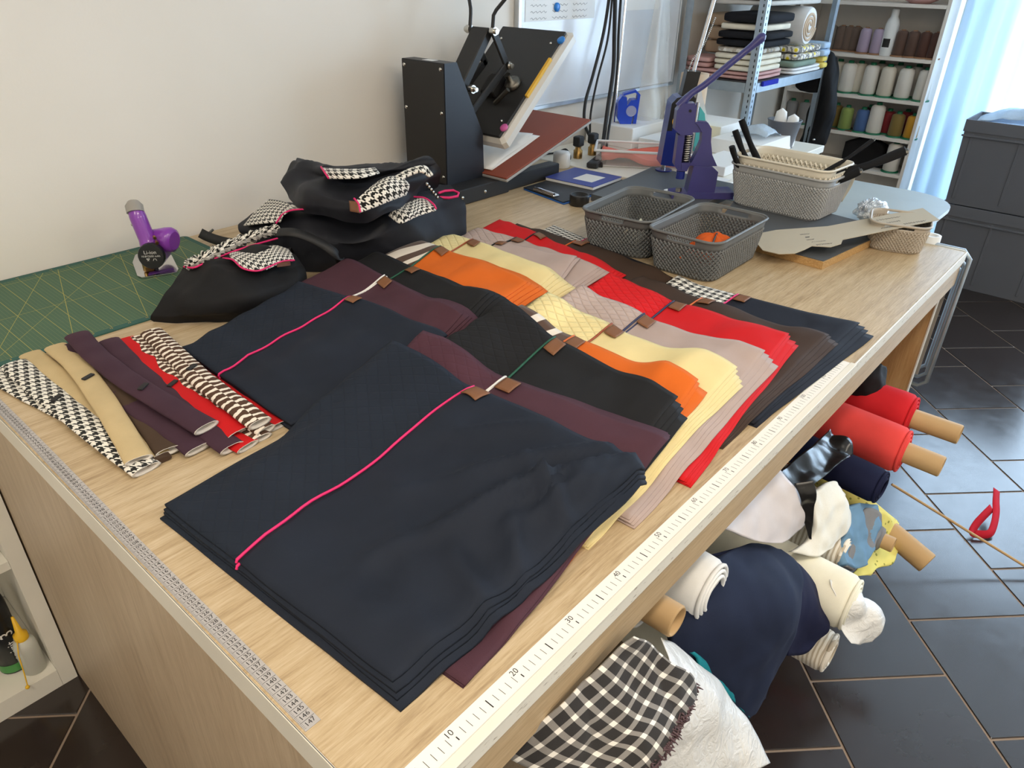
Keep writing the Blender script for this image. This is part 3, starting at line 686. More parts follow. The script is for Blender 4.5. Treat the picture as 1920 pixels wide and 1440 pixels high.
F.append(Stack('taupe', (0.486, 0.047), (1.023, 0.101), (1.030, 0.532), (0.480, 0.473), n=4, tp=0.62, pipe='pipe_navyp', shift=(-0.005, -0.013), label='taupe velvet cover with navy piping, top of the front taupe stack', colour='taupe', seed=6, folds=[(1.0, 0.30, 0.65, 0.38, -0.012, 0.06), (1.0, 0.12, 0.6, 0.2, 0.016, 0.07), (0.15, 0.0, 0.8, 0.12, 0.008, 0.03), (0.3, 0.0, 0.7, 0.20, 0.006, 0.025)], wr=0.009))
F.append(Stack('red', (0.619, 0.035), (1.146, 0.105), (1.165, 0.552), (0.600, 0.473), n=4, tp=0.60, pipe='pipe_navyp', shift=(-0.01, -0.012), label='bright red velvet cover with navy piping, top of the front red stack', colour='red', seed=7, folds=[(1.0, 0.10, 0.8, 0.3, 0.008, 0.05), (1.0, 0.25, 0.75, 0.25, -0.006, 0.05)], curl=0.018, ))
F.append(Stack('brown', (0.744, 0.044), (1.231, 0.054), (1.245, 0.512), (0.720, 0.463), n=4, tp=0.64, pipe='pipe_orangep', qmat='velvet_brown', shift=(-0.003, -0.01), label='dark brown velvet cover with orange piping, top of the front brown stack', colour='brown', seed=8, folds=[(0.1, 0.0, 0.9, 0.12, 0.006, 0.03)], ))
F.append(Stack('ink_navy', (0.843, 0.036), (1.369, 0.033), (1.325, 0.455), (0.820, 0.423), n=4, tp=0.64, pipe='pipe_pink', qmat='houndstooth', fmat='velvet_ink_navy', shift=(-0.01, -0.015), label='blue-black velvet cover with houndstooth top, front row beside the ruler end', colour='blue-black', seed=9, folds=[(0.1, 0.0, 0.95, 0.05, 0.008, 0.03), (0.2, 0.08, 0.9, 0.16, 0.007, 0.03)], ))
B.append(Stack('navy', (0.305, 0.586), (0.630, 0.551), (0.602, 0.984), (0.313, 0.973), n=4, th=0.0045, tp=0.60, pipe='pipe_pink', label='navy velvet cover with pink piping beside the striped collars', colour='navy', seed=11, curl=0.004, shift=(-0.004, -0.008)))
B.append(Stack('plum', (0.360, 0.570), (0.703, 0.583), (0.765, 1.052), (0.380, 0.980), n=5, th=0.0025, tp=0.60, pipe='pipe_white', qmat='velvet_plum', label='plum velvet cover with white piping, top of the back plum stack', colour='plum', seed=12, curl=0.020, shift=(0.005, -0.011)))
B.append(Stack('black', (0.450, 0.560), (0.799, 0.604), (0.841, 1.028), (0.470, 0.990), n=5, th=0.0025, tp=0.62, pipe='pipe_green', qmat='velvet_black', label='black velvet cover with green piping, top of the back black stack', colour='black', seed=13, curl=0.026, shift=(0.006, -0.012)))
B.append(Stack('orange', (0.540, 0.560), (0.924, 0.602), (0.983, 1.090), (0.560, 0.990), n=5, th=0.0025, tp=0.64, pipe='pipe_green', qmat='zebra_print', label='orange velvet cover with zebra print top, back row', colour='orange', seed=14, curl=0.016, shift=(0.005, -0.012)))
B.append(Stack('cream', (0.630, 0.540), (1.020, 0.605), (1.105, 1.088), (0.650, 0.980), n=6, th=0.0028, tp=0.64, pipe='pipe_rust', label='cream velvet cover with rust piping, top of the back cream stack', colour='cream', seed=15, curl=0.014, shift=(0.004, -0.012)))
B.append(Stack('taupe', (0.740, 0.530), (1.164, 0.647), (1.123, 0.996), (0.740, 0.950), n=2, th=0.004, tp=0.66, pipe='pipe_blackp', label='taupe velvet cover lying nearest the back cream stack', colour='taupe', seed=16, curl=0.010))
B.append(Stack('taupe', (0.790, 0.550), (1.174, 0.592), (1.242, 1.060), (0.800, 0.980), n=4, th=0.0025, tp=0.64, pipe='pipe_blackp', label='taupe velvet cover lying against the back red stack', colour='taupe', seed=17, curl=0.008, shift=(0.004, -0.010)))
B.append(Stack('red', (0.850, 0.520), (1.216, 0.567), (1.373, 1.090), (0.900, 0.990), n=4, th=0.0025, tp=0.62, pipe='pipe_blackp', qmat='velvet_red', label='bright red velvet cover with dark piping, top of the back red stack', colour='red', seed=18, curl=0.014, shift=(0.003, -0.010)))
B.append(Stack('brown', (0.920, 0.440), (1.320, 0.470), (1.385, 1.035), (0.950, 0.940), n=3, th=0.0025, tp=0.58, pipe='pipe_orangep', qmat='velvet_brown', label='dark brown velvet cover with orange piping, top of the back brown stack', colour='brown', seed=19))
B.append(Stack('ink_navy', (1.000, 0.460), (1.351, 0.538), (1.450, 0.945), (1.020, 0.880), n=3, th=0.0025, tp=0.64, pipe='pipe_pink', qmat='houndstooth_small', fmat='velvet_ink_navy', label='blue-black velvet cover with houndstooth top, touching the dark baskets', colour='blue-black', seed=20, shift=(0.004, -0.006)))
for L_ in (B, F):
    for st_ in reversed(L_): settle(st_)
for r_, L_ in ROWS.items():
    for k in range(len(L_)): make_stack(r_, k)

# ------------------------------------------------------------------ collars fanned out beside the tape
def collar(path, w, th, mat, label, group, end='lining', loop=None, name='fabric_collar', n=40, cat='collar'):
    """flattened fabric tube along a path of (u, v, z); its open end shows the lining"""
    P = [atz(u, v, z) for u, v, z in path]; t = thing(name, label, cat, (0, 0, 0), group)
    mb = MB(); K = 14; uv = []; L = 0.0; prev = None; rings = []
    for i in range(n+1):
        p = crom(P, i/n); d = (crom(P, min(1, i/n+0.02))-crom(P, max(0, i/n-0.02))); d.z *= 1; d.normalize()
        s_ = V(d.y, -d.x, 0).normalized(); u_ = s_.cross(d)
        if u_.z < 0: u_ = -u_
        if prev is not None: L += (p-prev).length
        prev = p; ww = w*(1+0.06*noise.noise(V(i*0.2, P[0].x*9, 0))); hh = th*(1+0.18*noise.noise(V(i*0.25, P[0].y*7, 3)))
        ring = []
        for k in range(K):
            a = 2*PI*k/K; cx = math.copysign(abs(math.cos(a))**0.75, math.cos(a))*ww/2; cz = math.sin(a)*hh/2
            ring.append(p + s_*cx + u_*(cz+hh/2)); uv.append((cx*(1 if math.sin(a) >= 0 else -1) + (0.0 if math.sin(a) >= 0 else w*1.1), L))
        rings.append(ring)
    vs = [q for r in rings for q in r]
    mb.add(vs, [(i*K+k, i*K+(k+1) % K, (i+1)*K+(k+1) % K, (i+1)*K+k) for i in range(n) for k in range(K)], True)
    mb.add(rings[0], [tuple(range(K))])
    b0 = len(mb.v)-K
    mb.uv = uv + [uv[k] for k in range(K)]
    # rolled lip and recessed opening
    e = rings[-1]; c = sum(e, V(0, 0, 0))/K; d = (crom(P, 1.0)-crom(P, 0.96)).normalized()
    mb.build('sleeve', mat, t)
    lb = MB(); inn = [c + (q-c)*0.72 - d*0.001 for q in e]; out = [c+(q-c)*1.02 + d*0.0012 for q in e]; deep = [c + (q-c)*0.55 - d*0.012 for q in e]
    vs = e+out+inn+deep
    fs = [(a*K+k, a*K+(k+1) % K, (a+1)*K+(k+1) % K, (a+1)*K+k) for a in range(3) for k in range(K)]
    lb.add(vs, fs, True); lb.add(deep, [tuple(range(K))])
    lb.build('lining', end, t)
    if loop is not None:
        p = crom(P, loop); d = (crom(P, loop+0.03)-p).normalized(); s_ = V(d.y, -d.x, 0).normalized()
        M = frame(p+V(0, 0, th+0.003), (s_*0.85+d*0.5).normalized(), d)
        MB().bbox(-0.011, 0.011, -0.0045, 0.0045, -0.002, 0.0012, 0.0008, M).build('woven_label', 'ink', t)
    return t
G_ = 'collars fanned out beside the tape'
collar([(-40, 690, 0), (20, 722, 0), (75, 752, 0), (150, 790, 0), (200, 830, 0)], 0.040, 0.008, 'houndstooth_small', 'houndstooth collar lying outermost, nearest the grey tape', G_)
collar([(300, 870, 0.0), (250, 800, 0.0), (205, 745, 0.0), (170, 715, 0.0)], 0.038, 0.010, 'collar_brown', 'brown collar lying between the beige and plum collars', G_, loop=None)
collar([(150, 660, 0.0), (240, 720, 0.0), (340, 780, 0.0), (466, 842, 0)], 0.042, 0.010, 'collar_red', 'red collar lying lowest with its end beside the plum ends', G_)
collar([(280, 640, 0.0), (350, 690, 0.0), (430, 745, 0.0), (522, 804, 0)], 0.040, 0.010, 'collar_red', 'red collar end peeping out under the zebra collars', G_)
collar([(58, 668, 0.004), (120, 715, 0.006), (185, 770, 0.006), (245, 820, 0.004), (300, 862, 0.0)], 0.040, 0.010, 'collar_beige', 'beige corduroy collar half hidden below its two neighbours', G_)
collar([(28, 688, 0.006), (78, 732, 0.006), (135, 778, 0.006), (205, 832, 0.004), (276, 886, 0.0)], 0.046, 0.012, 'houndstooth_small', 'houndstooth collar with small black woven label', G_, loop=0.40)
collar([(165, 668, 0.012), (215, 722, 0.014), (262, 778, 0.010), (318, 852, 0.004)], 0.040, 0.012, 'collar_brown', 'brown collar with a rolled pale end beside the beige one', G_, loop=0.30)
collar([(106, 655, 0.012), (150, 695, 0.018), (192, 752, 0.020), (225, 805, 0.016), (262, 868, 0.010)], 0.040, 0.011, 'collar_beige', 'beige corduroy collar lying on top of the houndstooth one', G_, loop=0.36)
collar([(128, 655, 0.012), (190, 708, 0.012), (262, 770, 0.012), (330, 815, 0.010), (372, 848, 0.002)], 0.044, 0.012, 'collar_plum', 'plum collar lowest of the three plum ones', G_)
collar([(205, 645, 0.020), (248, 690, 0.016), (310, 745, 0.014), (372, 798, 0.010), (436, 846, 0.002)], 0.042, 0.012, 'collar_plum', 'plum collar next to the wide red one', G_)
collar([(146, 634, 0.030), (182, 672, 0.028), (240, 718, 0.026), (310, 762, 0.026), (388, 808, 0.020)], 0.044, 0.013, 'collar_plum', 'plum collar lying uppermost with its end rolled', G_, loop=0.62)
collar([(236, 645, 0.010), (290, 700, 0.010), (345, 748, 0.010), (400, 784, 0.008), (452, 820, 0.004)], 0.050, 0.014, 'collar_red', 'wide red collar with a thin black loop', G_, loop=0.42)
collar([(262, 640, 0.004), (320, 695, 0.004), (400, 755, 0.002), (492, 826, 0.0)], 0.036, 0.010, 'zebra_bars', 'zebra print collar lowest of the three zebra ones', G_)
collar([(252, 640, 0.013), (310, 690, 0.013), (392, 750, 0.012), (500, 812, 0.006)], 0.036, 0.011, 'zebra_bars', 'zebra print collar in the middle of the three zebra ones', G_)
collar([(285, 628, 0.018), (332, 672, 0.020), (378, 716, 0.022), (430, 756, 0.022), (488, 800, 0.018)], 0.042, 0.013, 'zebra_bars', 'zebra print collar lying uppermost beside the navy cover', G_, loop=0.42)

# ------------------------------------------------------------------ black bags with houndstooth trim
def px(rows): return [[atz(u, v, z) for u, v, z in r] for r in rows]
bag = thing('drawstring_bag', 'black drawstring bag with ruffled houndstooth mouth and pink piping', 'bag', (0, 0, 0))
body = px([[(288, 603, 0.001), (350, 606, 0.001), (430, 604, 0.001), (510, 592, 0.001), (575, 565, 0.001)],
           [(284, 594, 0.012), (350, 590, 0.022), (430, 588, 0.025), (512, 574, 0.022), (576, 548, 0.014)],
           [(304, 560, 0.05), (365, 566, 0.055), (430, 560, 0.062), (505, 545, 0.058), (572, 522, 0.04)],
           [(330, 525, 0.07), (380, 530, 0.085), (440, 522, 0.085), (505, 515, 0.080), (566, 500, 0.06)],
           [(350, 498, 0.085), (395, 500, 0.105), (445, 492, 0.100), (505, 492, 0.095), (556, 484, 0.08)],
           [(354, 492, 0.08), (400, 486, 0.10), (450, 474, 0.10), (500, 462, 0.10), (545, 466, 0.075)],
           [(362, 500, 0.0005), (410, 496, 0.0005), (455, 492, 0.0005), (500, 486, 0.0005), (560, 486, 0.0005)]])
loft('body', body, 'jersey_black', bag, 70, 60, wr=0.024, wf=8, crease=0.65, stretch=(1.0, 1.0, 1.6), seed=3)
ruf = [atz(u, v, z) for u, v, z in [(356, 498, 0.095), (375, 487, 0.112), (410, 470, 0.118), (450, 452, 0.118), (490, 438, 0.118), (522, 430, 0.110)]]
for (dz, rad, nm) in ((0.0, 0.0135, 'ruffle'),):
    pts = [crom(ruf, i/60) for i in range(61)]
    mb = MB(); rr = [rad*(0.75+0.35*math.sin(i*2.1)+0.15*math.sin(i*0.9)) if 0 < i < 60 else rad*0.4 for i in range(61)]
    mb.tube(pts, rr, 12); mb.uv = [(i % 12*0.007, i//12*0.0035) for i in range(len(mb.v))]
    mb.build('ruffled_mouth', 'houndstooth_ruffle', bag)
pip = [atz(u, v, z) for u, v, z in [(345, 500, 0.092), (362, 502, 0.10), (378, 496, 0.104), (420, 478, 0.108), (470, 461, 0.108), (520, 447, 0.104)]]
MB().tube([crom(pip, i/40) for i in range(41)], 0.0022, 6).build('piping', 'pipe_pink', bag)
loft('houndstooth_panel', px([[(432, 484, 0.1085), (455, 500, 0.1085), (490, 507, 0.103), (520, 496, 0.101), (552, 488, 0.090)], [(430, 476, 0.112), (460, 484, 0.112), (490, 488, 0.110), (520, 478, 0.108), (548, 476, 0.094)], [(440, 470, 0.106), (470, 468, 0.108), (495, 462, 0.112), (518, 460, 0.110), (540, 466, 0.094)]]), 'houndstooth_small', bag, 24, 14, th=0.002)
pp = [atz(u, v, z) for u, v, z in [(418, 484, 0.108), (436, 487, 0.111), (455, 503, 0.109), (482, 508, 0.105), (505, 500, 0.104), (530, 490, 0.100), (552, 488, 0.093)]]
MB().tube([crom(pp, i/40) for i in range(41)], 0.0020, 6).build('piping', 'pipe_pink', bag)
loft('leather_tag', px([[(520, 500, 0.101), (545, 497, 0.093)], [(519, 492, 0.103), (544, 489, 0.096)]]), 'leather_dark', bag, 4, 4, th=0.002)
strap = [atz(u, v, z) for u, v, z in [(520, 436, 0.135), (550, 436, 0.140), (580, 446, 0.125), (608, 460, 0.105), (628, 475, 0.085), (638, 488, 0.06), (634, 498, 0.03)]]
def ribbon(name, P, w, mat, parent, n=40, up=V(0, 0, 1), th=0.0018):
    r0, r1 = [], []
    for i in range(n+1):
        p = crom(P, i/n); d = crom(P, min(1, i/n+0.02))-crom(P, max(0, i/n-0.02)); s_ = d.cross(up)
        s_ = s_.normalized() if s_.length > 1e-6 else V(1, 0, 0); r0.append(p-s_*w/2); r1.append(p+s_*w/2)
    return loft(name, [r0, r1], mat, parent, n, 2, th=th)
ribbon('webbing_strap', strap, 0.022, 'rubber', bag, up=(FW*-0.8+V(0, 0, 0.5)))
sb = thing('webbing_strap', 'loose black webbing strap end sticking out left of the bag pile', 'strap', (0, 0, 0))
ribbon('webbing', [atz(u, v, z) for u, v, z in [(376, 437, 0.034), (390, 444, 0.028), (410, 451, 0.024), (432, 456, 0.022), (458, 460, 0.020)]], 0.026, 'rubber', sb, up=-FW)
MB().cyl(atz(388, 441, 0.031), atz(399, 431, 0.036), 0.0035, n=10).build('buckle_pin', 'steel_dark', sb)

# the big bag pile against the wall
lowbag = thing('folded_bag', 'large black bag with houndstooth panels lying under another bag', 'bag', (0, 0, 0))
loft('body', px([[(520, 505, 0.001), (600, 512, 0.001), (690, 506, 0.001), (780, 484, 0.001), (866, 452, 0.001)],
                 [(500, 470, 0.03), (590, 490, 0.035), (690, 486, 0.045), (780, 462, 0.05), (868, 430, 0.03)],
                 [(470, 440, 0.06), (570, 455, 0.08), (680, 450, 0.10), (780, 420, 0.10), (864, 385, 0.09)],
                 [(452, 428, 0.07), (550, 425, 0.11), (670, 410, 0.13), (775, 385, 0.14), (850, 362, 0.13)],
                 [(478, 400, 0.09), (548, 395, 0.13), (660, 380, 0.15), (770, 366, 0.15), (845, 352, 0.12)],
                 [(520, 392, 0.06), (590, 385, 0.10), (680, 370, 0.12), (770, 355, 0.12), (846, 346, 0.08)],
                 [(530, 412, 0.0005), (600, 400, 0.0005), (690, 388, 0.0005), (770, 372, 0.0005), (846, 362, 0.0005)]]), 'bag_black', lowbag, 76, 66, wr=0.032, wf=7, crease=0.7, seed=8)
loft('houndstooth_panel', px([[(458, 424, 0.084), (478, 400, 0.104), (505, 375, 0.110)], [(490, 420, 0.118), (505, 396, 0.128), (525, 378, 0.128)], [(525, 416, 0.132), (530, 398, 0.140), (545, 384, 0.142)], [(520, 414, 0.134), (545, 396, 0.145), (572, 392, 0.146)]]), 'houndstooth', lowbag, 18, 18, th=0.003)
pp = [atz(u, v, z) for u, v, z in [(518, 418, 0.136), (530, 402, 0.142), (548, 394, 0.150), (580, 392, 0.152)]]
MB().tube([crom(pp, i/24) for i in range(25)], 0.0022, 6).build('piping', 'pipe_pink', lowbag)
loft('houndstooth_pocket', px([[(728, 404, 0.152), (752, 418, 0.150), (785, 405, 0.146), (818, 394, 0.146)], [(738, 392, 0.162), (765, 400, 0.162), (790, 390, 0.160), (816, 384, 0.156)], [(752, 385, 0.162), (772, 376, 0.168), (790, 370, 0.168), (806, 378, 0.162)]]), 'houndstooth', lowbag, 20, 14, th=0.003)
pp = [atz(u, v, z) for u, v, z in [(776, 369, 0.170), (796, 371, 0.170), (812, 382, 0.162), (818, 392, 0.152)]]
MB().tube([crom(pp, i/20) for i in range(21)], 0.0022, 6).build('piping', 'pipe_pink', lowbag)
upbag = thing('folded_bag', 'upper black bag with houndstooth flap and leather tag, on the bag pile', 'bag', (0, 0, 0))
loft('body', px([[(560, 395, 0.14), (610, 408, 0.15), (680, 410, 0.155), (740, 392, 0.16), (815, 356, 0.14)],
                 [(540, 372, 0.16), (600, 386, 0.18), (670, 388, 0.19), (740, 366, 0.19), (822, 346, 0.16)],
                 [(532, 345, 0.17), (590, 355, 0.21), (665, 362, 0.215), (740, 340, 0.225), (826, 328, 0.20)],
                 [(540, 322, 0.19), (600, 335, 0.20), (680, 345, 0.19), (740, 325, 0.21), (820, 308, 0.23)],
                 [(552, 303, 0.21), (610, 318, 0.22), (690, 320, 0.225), (745, 316, 0.23), (806, 300, 0.235)],
                 [(560, 312, 0.17), (620, 322, 0.18), (690, 325, 0.19), (745, 318, 0.19), (800, 312, 0.18)],
                 [(580, 370, 0.12), (630, 375, 0.12), (690, 375, 0.13), (745, 365, 0.13), (800, 352, 0.12)]]), 'bag_black', upbag, 70, 64, wr=0.028, wf=7.5, crease=0.7, seed=12)
loft('houndstooth_flap', px([[(616, 334, 0.244), (645, 334, 0.248), (680, 332, 0.248), (712, 324, 0.246)], [(608, 322, 0.252), (640, 322, 0.256), (675, 321, 0.256), (706, 317, 0.252)], [(603, 314, 0.246), (640, 316, 0.250), (676, 316, 0.250), (702, 314, 0.248)], [(610, 320, 0.20), (645, 322, 0.20), (676, 324, 0.20), (702, 322, 0.20)]]), 'houndstooth', upbag, 20, 10, th=0.003)
loft('houndstooth_panel', px([[(674, 398, 0.188), (700, 390, 0.192), (730, 378, 0.198), (762, 366, 0.195)], [(668, 378, 0.206), (700, 368, 0.216), (730, 356, 0.224), (768, 350, 0.214)], [(684, 360, 0.222), (706, 350, 0.230), (732, 340, 0.236), (765, 342, 0.225)], [(700, 346, 0.224), (715, 336, 0.234), (735, 330, 0.240), (756, 334, 0.232)]]), 'houndstooth', upbag, 26, 20, th=0.004)
loft('houndstooth_strap', px([[(745, 338, 0.234), (768, 326, 0.242), (790, 320, 0.246), (806, 332, 0.230)], [(740, 330, 0.238), (766, 316, 0.248), (796, 310, 0.252), (812, 326, 0.236)]]), 'houndstooth', upbag, 20, 6, th=0.006)
loft('leather_tag', px([[(656, 396, 0.186), (672, 399, 0.190)], [(654, 376, 0.204), (669, 378, 0.209)]]), 'leather', upbag, 4, 4, th=0.003)
for q in ([(602, 313, 0.250), (608, 322, 0.256), (616, 334, 0.248)], [(664, 372, 0.216), (672, 382, 0.210), (676, 398, 0.194)]):
    pp = [atz(*k) for k in q]; MB().tube([crom(pp, i/10) for i in range(11)], 0.0022, 6).build('piping', 'pipe_pink', upbag)
MB().tube([atz(u, v, z) for u, v, z in [(822, 362, 0.14), (834, 358, 0.142), (850, 357, 0.14), (860, 362, 0.135), (858, 368, 0.13), (842, 371, 0.128), (824, 370, 0.13)]], 0.0035, 8).build('cord_loop', 'pipe_pink', upbag)
for k in range(6):
    MB().sphere(atz(800+k*4, 345+k*5, 0.20-0.012*k), 0.0045, 8).build('snap_fastener', 'steel', upbag)
# ------------------------------------------------------------------ things standing on the table
RH = V(RT.x, RT.y, 0).normalized(); NH = V(-FW.x, -FW.y, 0).normalized(); UZ = V(0, 0, 1)
class Elev:
    """elevation drawing of an upright thing standing at point O: pixel offsets become metres at O's distance"""
    def __init__(s, O, uv): s.O = Vector(O); s.uv = uv; s.k = FPX/((s.O-CAM).dot(FW))
    def p(s, u, v, d=0.0): return s.O + RH*((u-s.uv[0])/s.k) + UZ*((s.uv[1]-v)/(s.k*UP.z)) + NH*d
    def prism(s, mb, poly, d0, d1, smooth=False): return mb.prism([s.p(u, v, d1) for u, v in poly], NH*(d0-d1), smooth=smooth)

# --- heat press
hp = thing('heat_press', 'black clamshell heat press with raised platen against the wall', 'heat press', (0, 0, 0))
MB().bbox(1.400, 1.640, 1.288, 1.60, 0.0004, 0.050, 0.003).bbox(1.64, 1.93, 1.300, 1.350, 0.0004, 0.048, 0.003).bbox(1.64, 1.93, 1.54, 1.59, 0.0004, 0.048, 0.003).build('base', 'press_black', hp)
prof = [V(1.420, 1.36, 0.0502), V(1.592, 1.36, 0.0502), V(1.586, 1.36, 0.190), V(1.472, 1.36, 0.412), V(1.420, 1.36, 0.412)]
MB().prism(prof, (0, 0.19, 0)).build('tower', 'press_side', hp)
pl = MB().bbox(1.4165, 1.4198, 1.362, 1.548, 0.052, 0.410, 0.001).build('cover_plate', 'press_black', hp)
for y in (1.374, 1.536):
    for z in (0.395, 0.27, 0.075): MB().lathe([(0.006, 0), (0.0055, 0.002), (0.003, 0.0035), (1e-6, 0.004)], n=10, M=Matrix.Translation((1.4163, y, z)) @ Matrix.Rotation(-PI/2, 4, 'Y')).build('screw', 'steel', pl)
for x in (1.415, 1.52): MB().lathe([(0.006, 0), (0.0055, 0.002), (0.003, 0.0035), (1e-6, 0.004)], n=10, M=Matrix.Translation((x, 1.2878, 0.026)) @ Matrix.Rotation(PI/2, 4, 'X')).build('screw', 'steel', hp)
MB().box(1.435, 1.462, 1.43, 1.475, 0.4122, 0.4127).build('label_plate', 'paper', hp)
# lever, links and handle
def bar(a, b, w, t, name, mat, parent):
    a = Vector(a); b = Vector(b); d = (b-a); L = d.length; M = frame(a, d, (0, 1, 0))
    return MB().bbox(0, L, -w/2, w/2, -t/2, t/2, min(0.003, t*0.3), M).build(name, mat, parent)
bar((1.50, 1.455, 0.245), (1.688, 1.455, 0.487), 0.075, 0.030, 'lever_arm', 'press_black', hp)
for y in (1.405, 1.505):
    bar((1.680, y, 0.490), (1.756, y, 0.372), 0.010, 0.026, 'link_bar', 'press_black', hp)
    bar((1.560, y, 0.235), (1.756, y, 0.385), 0.010, 0.026, 'lower_bar', 'press_black', hp)
    s_ = -1 if y < 1.45 else 1
    MB().tube([(1.678, y, 0.475), (1.684, y, 0.53), (1.690, y+s_*0.006, 0.545), (1.708, y+s_*0.032, 0.580), (1.725, y+s_*0.055, 0.64)], 0.0105, 8, flat=0.55).build('handle_bar', 'press_black', hp)
    for c in ((1.680, 0.485), (1.756, 0.378), (1.578, 0.322)):
        MB().cyl((c[0], y-s_*0.004, c[1]), (c[0], y+s_*0.012, c[1]), 0.013, n=14).cyl((c[0], y+s_*0.012, c[1]), (c[0], y+s_*0.021, c[1]), 0.0085, n=12).build('pivot_bolt', 'steel', hp)
MB().cyl((1.725, 1.36, 0.64), (1.725, 1.55, 0.64), 0.014, n=14).build('grip', 'rubber', hp)
MB().cyl((1.580, 1.38, 0.322), (1.580, 1.53, 0.322), 0.007, n=10).build('pivot_rod', 'steel', hp)
# raised upper platen, local x runs up the slope
PL = frame((1.615, 1.315, 0.182), (0.745, 0, 0.667), (0, 1, 0))
MB().bbox(0.0, 0.445, 0.0, 0.285, -0.010, 0.0, 0.002, PL).build('platen', 'press_black', hp)
MB().bbox(-0.012, 0.462, -0.020, 0.292, -0.058, -0.0102, 0.012, PL).build('padded_wrap', 'pad_wrap', hp)
MB().box(0.17, 0.33, -0.010, 0.0, -0.0098, 0.002, PL).build('warning_label', 'yellow', hp)
for (lx, mt_) in ((0.405, 'magnet_blue'), (0.035, 'magnet_pink')):
    MB().lathe([(0.014, 0), (0.014, 0.005), (0.010, 0.008), (1e-6, 0.0085)], n=16, M=PL @ Matrix.Translation((lx, -0.006 if lx > 0.1 else 0.0, 0.0004))).build('magnet', mt_, hp)
for lx, ly in ((0.39, 0.03), (0.39, 0.255), (0.06, 0.03)): MB().lathe([(0.005, 0), (0.004, 0.003), (1e-6, 0.004)], n=10, M=PL @ Matrix.Translation((lx, ly, 0))).build('screw', 'steel', hp)
MB().bbox(0.14, 0.22, 0.11, 0.17, 0.0002, 0.030, 0.004, PL).build('bracket', 'press_black', hp)
kn_ = MB().lathe([(0.030, 0), (0.032, 0.006), (0.024, 0.016), (0.010, 0.020), (0.010, 0.045)], n=18, M=PL @ Matrix.Translation((0.205, 0.075, 0.001))).build('pressure_knob', 'steel_dark', hp)
MB().cyl(PL @ V(0.12, 0.10, 0.002), PL @ V(0.16, 0.05, 0.03), 0.008, n=10).build('spring_bolt', 'steel_dark', hp)
# lower silicone board tilted up on the press, with papers
bdm = frame((1.585, 1.250, 0.0495), (0.962, 0, 0.274), (0, 1, 0))
pb_ = thing('press_board', 'brick red silicone board propped inside the heat press', 'board', (0, 0, 0))
MB().bbox(0.0, 0.475, 0.0, 0.29, 0.0, 0.009, 0.002, bdm).build('backing_plate', 'plate_grey', pb_)
MB().bbox(0.001, 0.474, 0.001, 0.289, 0.0092, 0.015, 0.002, bdm).build('silicone_pad', 'platen_red', pb_)
for i, (a, nm, dx) in enumerate(((0.10, 'top white sheet of the papers on the red press board', 0.0), (0.16, 'white sheet second in the papers on the red press board', 0.012), (0.03, 'white sheet lowest of the papers on the red press board', 0.004))):
    M = bdm @ Matrix.Translation((0.02+dx, 0.085, 0.0165+0.0022*(2-i))) @ Matrix.Rotation(a, 4, 'Z')
    r = [[M @ V(0.27*q/6, 0.165*j/3, 0.004*math.sin(q*0.9+i)*(1 if i == 0 else 0.2)) for q in range(7)] for j in range(4)]
    tag(loft('paper_sheet', r, 'paper', None, 12, 6, th=0.0008), nm, 'paper')

# --- boards, notebook, clipboard
def slab(name, label, cat, quad, z0, z1, mat, b=0.002, edge=None):
    q = [V(x, y, z0) for x, y in quad]; mb = MB().prism(q, (0, 0, z1-z0)); o = mb.build(name, mat); fix_normals(o)
    return tag(o, label, cat)
Qc = [(1.660, 1.072), (2.030, 1.048), (2.062, 1.285), (1.705, 1.280)]
slab('document_board', 'blue board edge showing under the black clipboard', 'board', [(x-0.008, y-0.008) for x, y in Qc], 0.0004, 0.003, 'board_blue')
cb = thing('clipboard', 'black clipboard lying beside the heat press', 'clipboard', (0, 0, 0))
fix_normals(MB().prism([V(x, y, 0.0032) for x, y in Qc], (0, 0, 0.003)).build('board', 'board_black', cb))
cl_ = frame((1.700, 1.175, 0.0063), (0.17, 1, 0), (-1, 0.17, 0))
MB().bbox(-0.055, 0.055, -0.012, 0.014, 0.0, 0.008, 0.003, cl_).cyl(cl_ @ V(-0.05, 0.010, 0.009), cl_ @ V(0.05, 0.010, 0.009), 0.005, n=10).build('clip', 'chrome', cb)
nbk = thing('notebook', 'dark blue notebook with a white label on the clipboard', 'notebook', (0, 0, 0))
NM = frame((1.842, 1.085, 0.0064), (1.0, 0.05, 0), (0, 1, 0))
MB().bbox(0, 0.185, 0, 0.20, 0.0, 0.010, 0.001, NM).build('pages', 'paper', nbk)
MB().bbox(-0.002, 0.187, -0.002, 0.202, 0.0102, 0.0122, 0.0008, NM).build('cover', 'notebook_blue', nbk)
MB().box(0.045, 0.135, 0.035, 0.115, 0.0123, 0.0126, NM).build('label_sticker', 'paper', nbk)
tr_ = thing('tape_roll', 'small black ring of tape beside the dark baskets', 'tape roll', (1.690, 1.030, 0.0))
MB().lathe([(0.020, 0.0005), (0.031, 0.0005), (0.032, 0.002), (0.032, 0.032), (0.031, 0.034), (0.026, 0.034), (0.026, 0.030), (0.020, 0.030), (0.020, 0.0005)], n=28).build('tape', 'plastic_black', tr_)
wr_ = thing('plastic_pot', 'small white plastic pot standing behind the notebook', 'pot', (2.045, 1.380, 0.0))
MB().lathe([(0.030, 0.0005), (0.033, 0.004), (0.033, 0.050), (0.028, 0.058), (0.012, 0.061), (1e-6, 0.061)], n=24).build('shell', 'outlet_white', wr_)
db = thing('mounting_board', 'dark grey board with round holes under the eyelet press', 'board', (0, 0, 0))
